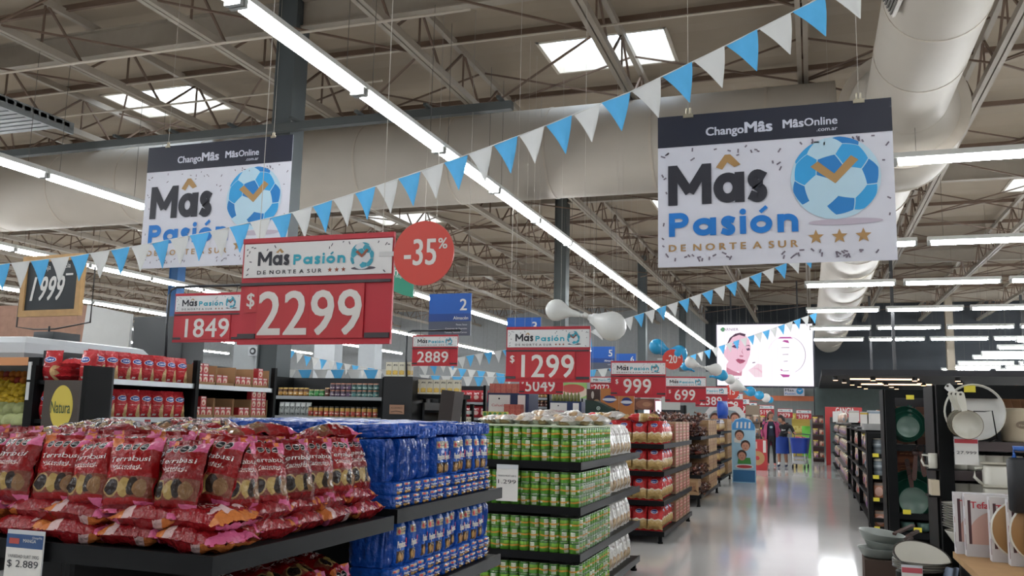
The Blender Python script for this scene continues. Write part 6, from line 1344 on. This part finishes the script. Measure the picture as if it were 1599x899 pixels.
# standing shopper in pink
px0, py0 = -1.24, 29.1
p1 = thing('person', 'person standing in a long open pink jacket and black trousers, turned towards the cart', 'person', (px0,py0,0), (0,0,.15))
J = {'pel':(0,0,.90,(.145,.11)),'wa':(0,0,1.05,(.125,.095)),'ch':(0,0,1.22,(.15,.105)),'sh':(0,0,1.34,(.10,.075)),'nk':(0,0,1.42,.048),'hd':(0,-.01,1.50,.055)}
Ed = [('pel','wa'),('wa','ch'),('ch','sh'),('sh','nk'),('nk','hd')]
for s, q in (('L',-1),('R',1)):
    J.update({'hip'+s:(q*.085,0,.84,.088),'kn'+s:(q*.10,-.015,.46,.058),'an'+s:(q*.10,.02,.09,.040),'to'+s:(q*.115,-.13,.035,.034),'hl'+s:(q*.10,.05,.04,.034),'so'+s:(q*.175,0,1.33,.058),'el'+s:(q*.25,.03,1.07,.042),'wr'+s:(q*.24,-.07,.86,.028)})
    Ed += [('pel','hip'+s),('hip'+s,'kn'+s),('kn'+s,'an'+s),('an'+s,'to'+s),('an'+s,'hl'+s),('sh','so'+s),('so'+s,'el'+s),('el'+s,'wr'+s)]
    hand(J, Ed, s, 'wr'+s, (0,-.25,-1), (0,1,0))
def pk1(c):
    if c.z < .085: return 3
    if c.z < .93 and abs(c.x) < .20 and not (abs(c.x) > .19): return 1
    if c.z > 1.37 or (abs(c.x) > .2 and c.z < .9): return 0
    return 2
ob('body', skin_mesh('body', J, Ed, [skin, flat('17171b',.7), flat('23283c',.8), flat('c97a72',.5)], pk1), p1)
def jk_(v):
    pass
jm = pm('pink_fabric', '9a3f62', rough=.8, noise=.08); 
def JK(u, v):
    th = PI*(.62 + 1.76*u) - PI/2 - PI*.0; a = PI*.5 + (u-.5)*PI*1.62; z = 1.37-.75*v; f = .72+.34*v if v > .15 else .45+1.8*v
    return Vector((math.cos(a)*(.215*f+.03)*1.08, math.sin(a)*(.15*f+.03), z))
j1 = MB().grid(JK, 24, 12, 0).grid(lambda u,v: JK(1-u,v)*.985+Vector((0,0,.01)), 24, 12, 0)
jo = j1.build('jacket', jm, p1)
for q in (-1,1): MB().tube([(q*.15,0,1.345),(q*.20,.01,1.30),(q*.255,.03,1.08),(q*.245,-.03,.95),(q*.243,-.05,.90)], .062, 12).build('sleeve', jm, jo)
b = MB().disc(0,1.2,.045,-.118,0,rz=.035); b.build('shirt_print', flat('9ab8c0'), p1)
head(p1, (0,-.015,1.565), .55, .05, .108, hair_m, .12)
# bent shopper with the cart
px1, py1 = -.78, 28.35
p2 = thing('person', 'person in a black hooded top and blue shorts leaning forward on a shopping cart', 'person', (px1,py1,0), (0,0,-.25))
J = {'pel':(-.10,0,.86,(.14,.12)),'wa':(-.06,0,1.0,(.13,.11)),'ch':(.0,-.06,1.15,(.155,.12)),'sh':(.03,-.13,1.26,(.11,.085)),'nk':(.0,-.19,1.34,.05),'hd':(-.03,-.22,1.40,.055)}
Ed = [('pel','wa'),('wa','ch'),('ch','sh'),('sh','nk'),('nk','hd')]
for s, q in (('L',-1),('R',1)):
    J.update({'hip'+s:(-.10+q*.085,0,.80,.095),'kn'+s:(-.10+q*.10,-.03,.45,.062),'an'+s:(-.10+q*.09,.04+q*.06,.09,.040),'to'+s:(-.10+q*.10,-.11+q*.06,.035,.036),'hl'+s:(-.10+q*.09,.07+q*.06,.04,.036),'so'+s:(.03+q*.17,-.10,1.24,.06),'el'+s:(.16+q*.14,-.12,1.03,.046),'wr'+s:(.26+q*.08,-.26,1.07,.03)})
    Ed += [('pel','hip'+s),('hip'+s,'kn'+s),('kn'+s,'an'+s),('an'+s,'to'+s),('an'+s,'hl'+s),('sh','so'+s),('so'+s,'el'+s),('el'+s,'wr'+s)]
    hand(J, Ed, s, 'wr'+s, (.5,-1,-.2), (1,0,0))
def pk2(c):
    if c.z < .085: return 3
    if c.z < .16: return 4
    if c.z < .42: return 0
    if c.z < .92 and c.x < .10: return 1
    if c.z > 1.31 and c.y < -.12: return 0
    if c.y < -.27 and c.z < 1.1: return 0
    return 2
ob('body', skin_mesh('body', J, Ed, [skin, flat('1f3a8a',.7), flat('1b1b1e',.8), flat('2c3458',.5), white_d], pk2), p2)
MB().grid(lambda u,v: Vector((-.10+.185*math.cos(2*PI*u)*(1+.1*v), .15*math.sin(2*PI*u)*(1+.1*v), .90-.48*v)), 24, 6, 0).build('shorts', pm('blue_fabric','20408e',rough=.8), p2)
MB().grid(lambda u,v: Vector((.03+.10*math.cos(2*PI*u), -.10+.10*math.sin(2*PI*u), 1.30+.05*math.sin(PI*v))), 18, 6, 0).build('hood', flat('1b1b1e',.8), p2)
b = MB().poly([(-.06,1.10),(.06,1.12),(.05,1.19),(.0,1.16),(-.05,1.2)],-.195,0); b.build('top_print', flat('b9b9bb'), p2)
head(p2, (-.05,-.245,1.455), -.75, .12, .105, hair_d, .06)
# cart
cb = pm('blue_plastic','22409a',rough=.4); cart = thing('shopping_cart', 'blue plastic shopping cart pushed by the shopper in black', 'shopping cart', (-.36,28.1,0), (0,0,-.15))
bk_ = MB(); n = 16
def CB(u, v):
    a = 2*PI*u; k = 1/max(abs(math.cos(a))**4+abs(math.sin(a))**4,1e-6)**.25; f = .80+.2*v
    return Vector((math.cos(a)*k*.27*f, math.sin(a)*k*.40*f, .46+.44*v))
MB().grid(CB, 32, 8, 0).grid(lambda u,v: CB(1-u,v)*.97+Vector((0,0,.012)), 32, 8, 0).box(-.2,-.31,.455,.2,.31,.465).build('basket', cb, cart)
MB().tube([CB(k/24,1) for k in range(25)], .014, 8).build('basket_rim', cb, cart)
for x in (-.17,.17): MB().tube([(x,.30,.46),(x,.25,.2),(x,.32,.12)],.018,8).build('frame_leg', flat('c9c9c9',.4), cart); MB().tube([(x,-.28,.46),(x,-.24,.2),(x,-.30,.12)],.018,8).build('frame_leg', flat('c9c9c9',.4), cart)
MB().rbox(-.17,-.25,.14,.17,.25,.24,.04).rbox(-.16,-.24,.28,.16,.24,.36,.04).build('lower_tray', flat('c4c6c8',.4), cart)
for x in (-.17,.17):
    for y_ in (-.31,.32): MB().cyl((x-.018,y_,.06),(x+.018,y_,.06),.06,n=16).build('wheel', flat('1c1c20',.5), cart)
MB().tube([(-.22,.36,.90),(-.24,.44,1.0),(.0,.46,1.02),(.24,.44,1.0),(.22,.36,.90)],.016,8).build('push_handle', flat('3a3f4a',.4), cart)
for k, (x, y_) in enumerate(((-.05,-.1),(.1,.05))): tag(MB().rbox(-.09,-.06,0,.09,.06,.12,.03).build('red_grocery_pack', flat('a8404a',.4), None, (-.36+x,28.1+y_,.82), (.2,.1,k)), ('red grocery pack lying on top in the shopping cart','second red grocery pack in the shopping cart')[k], 'pack')
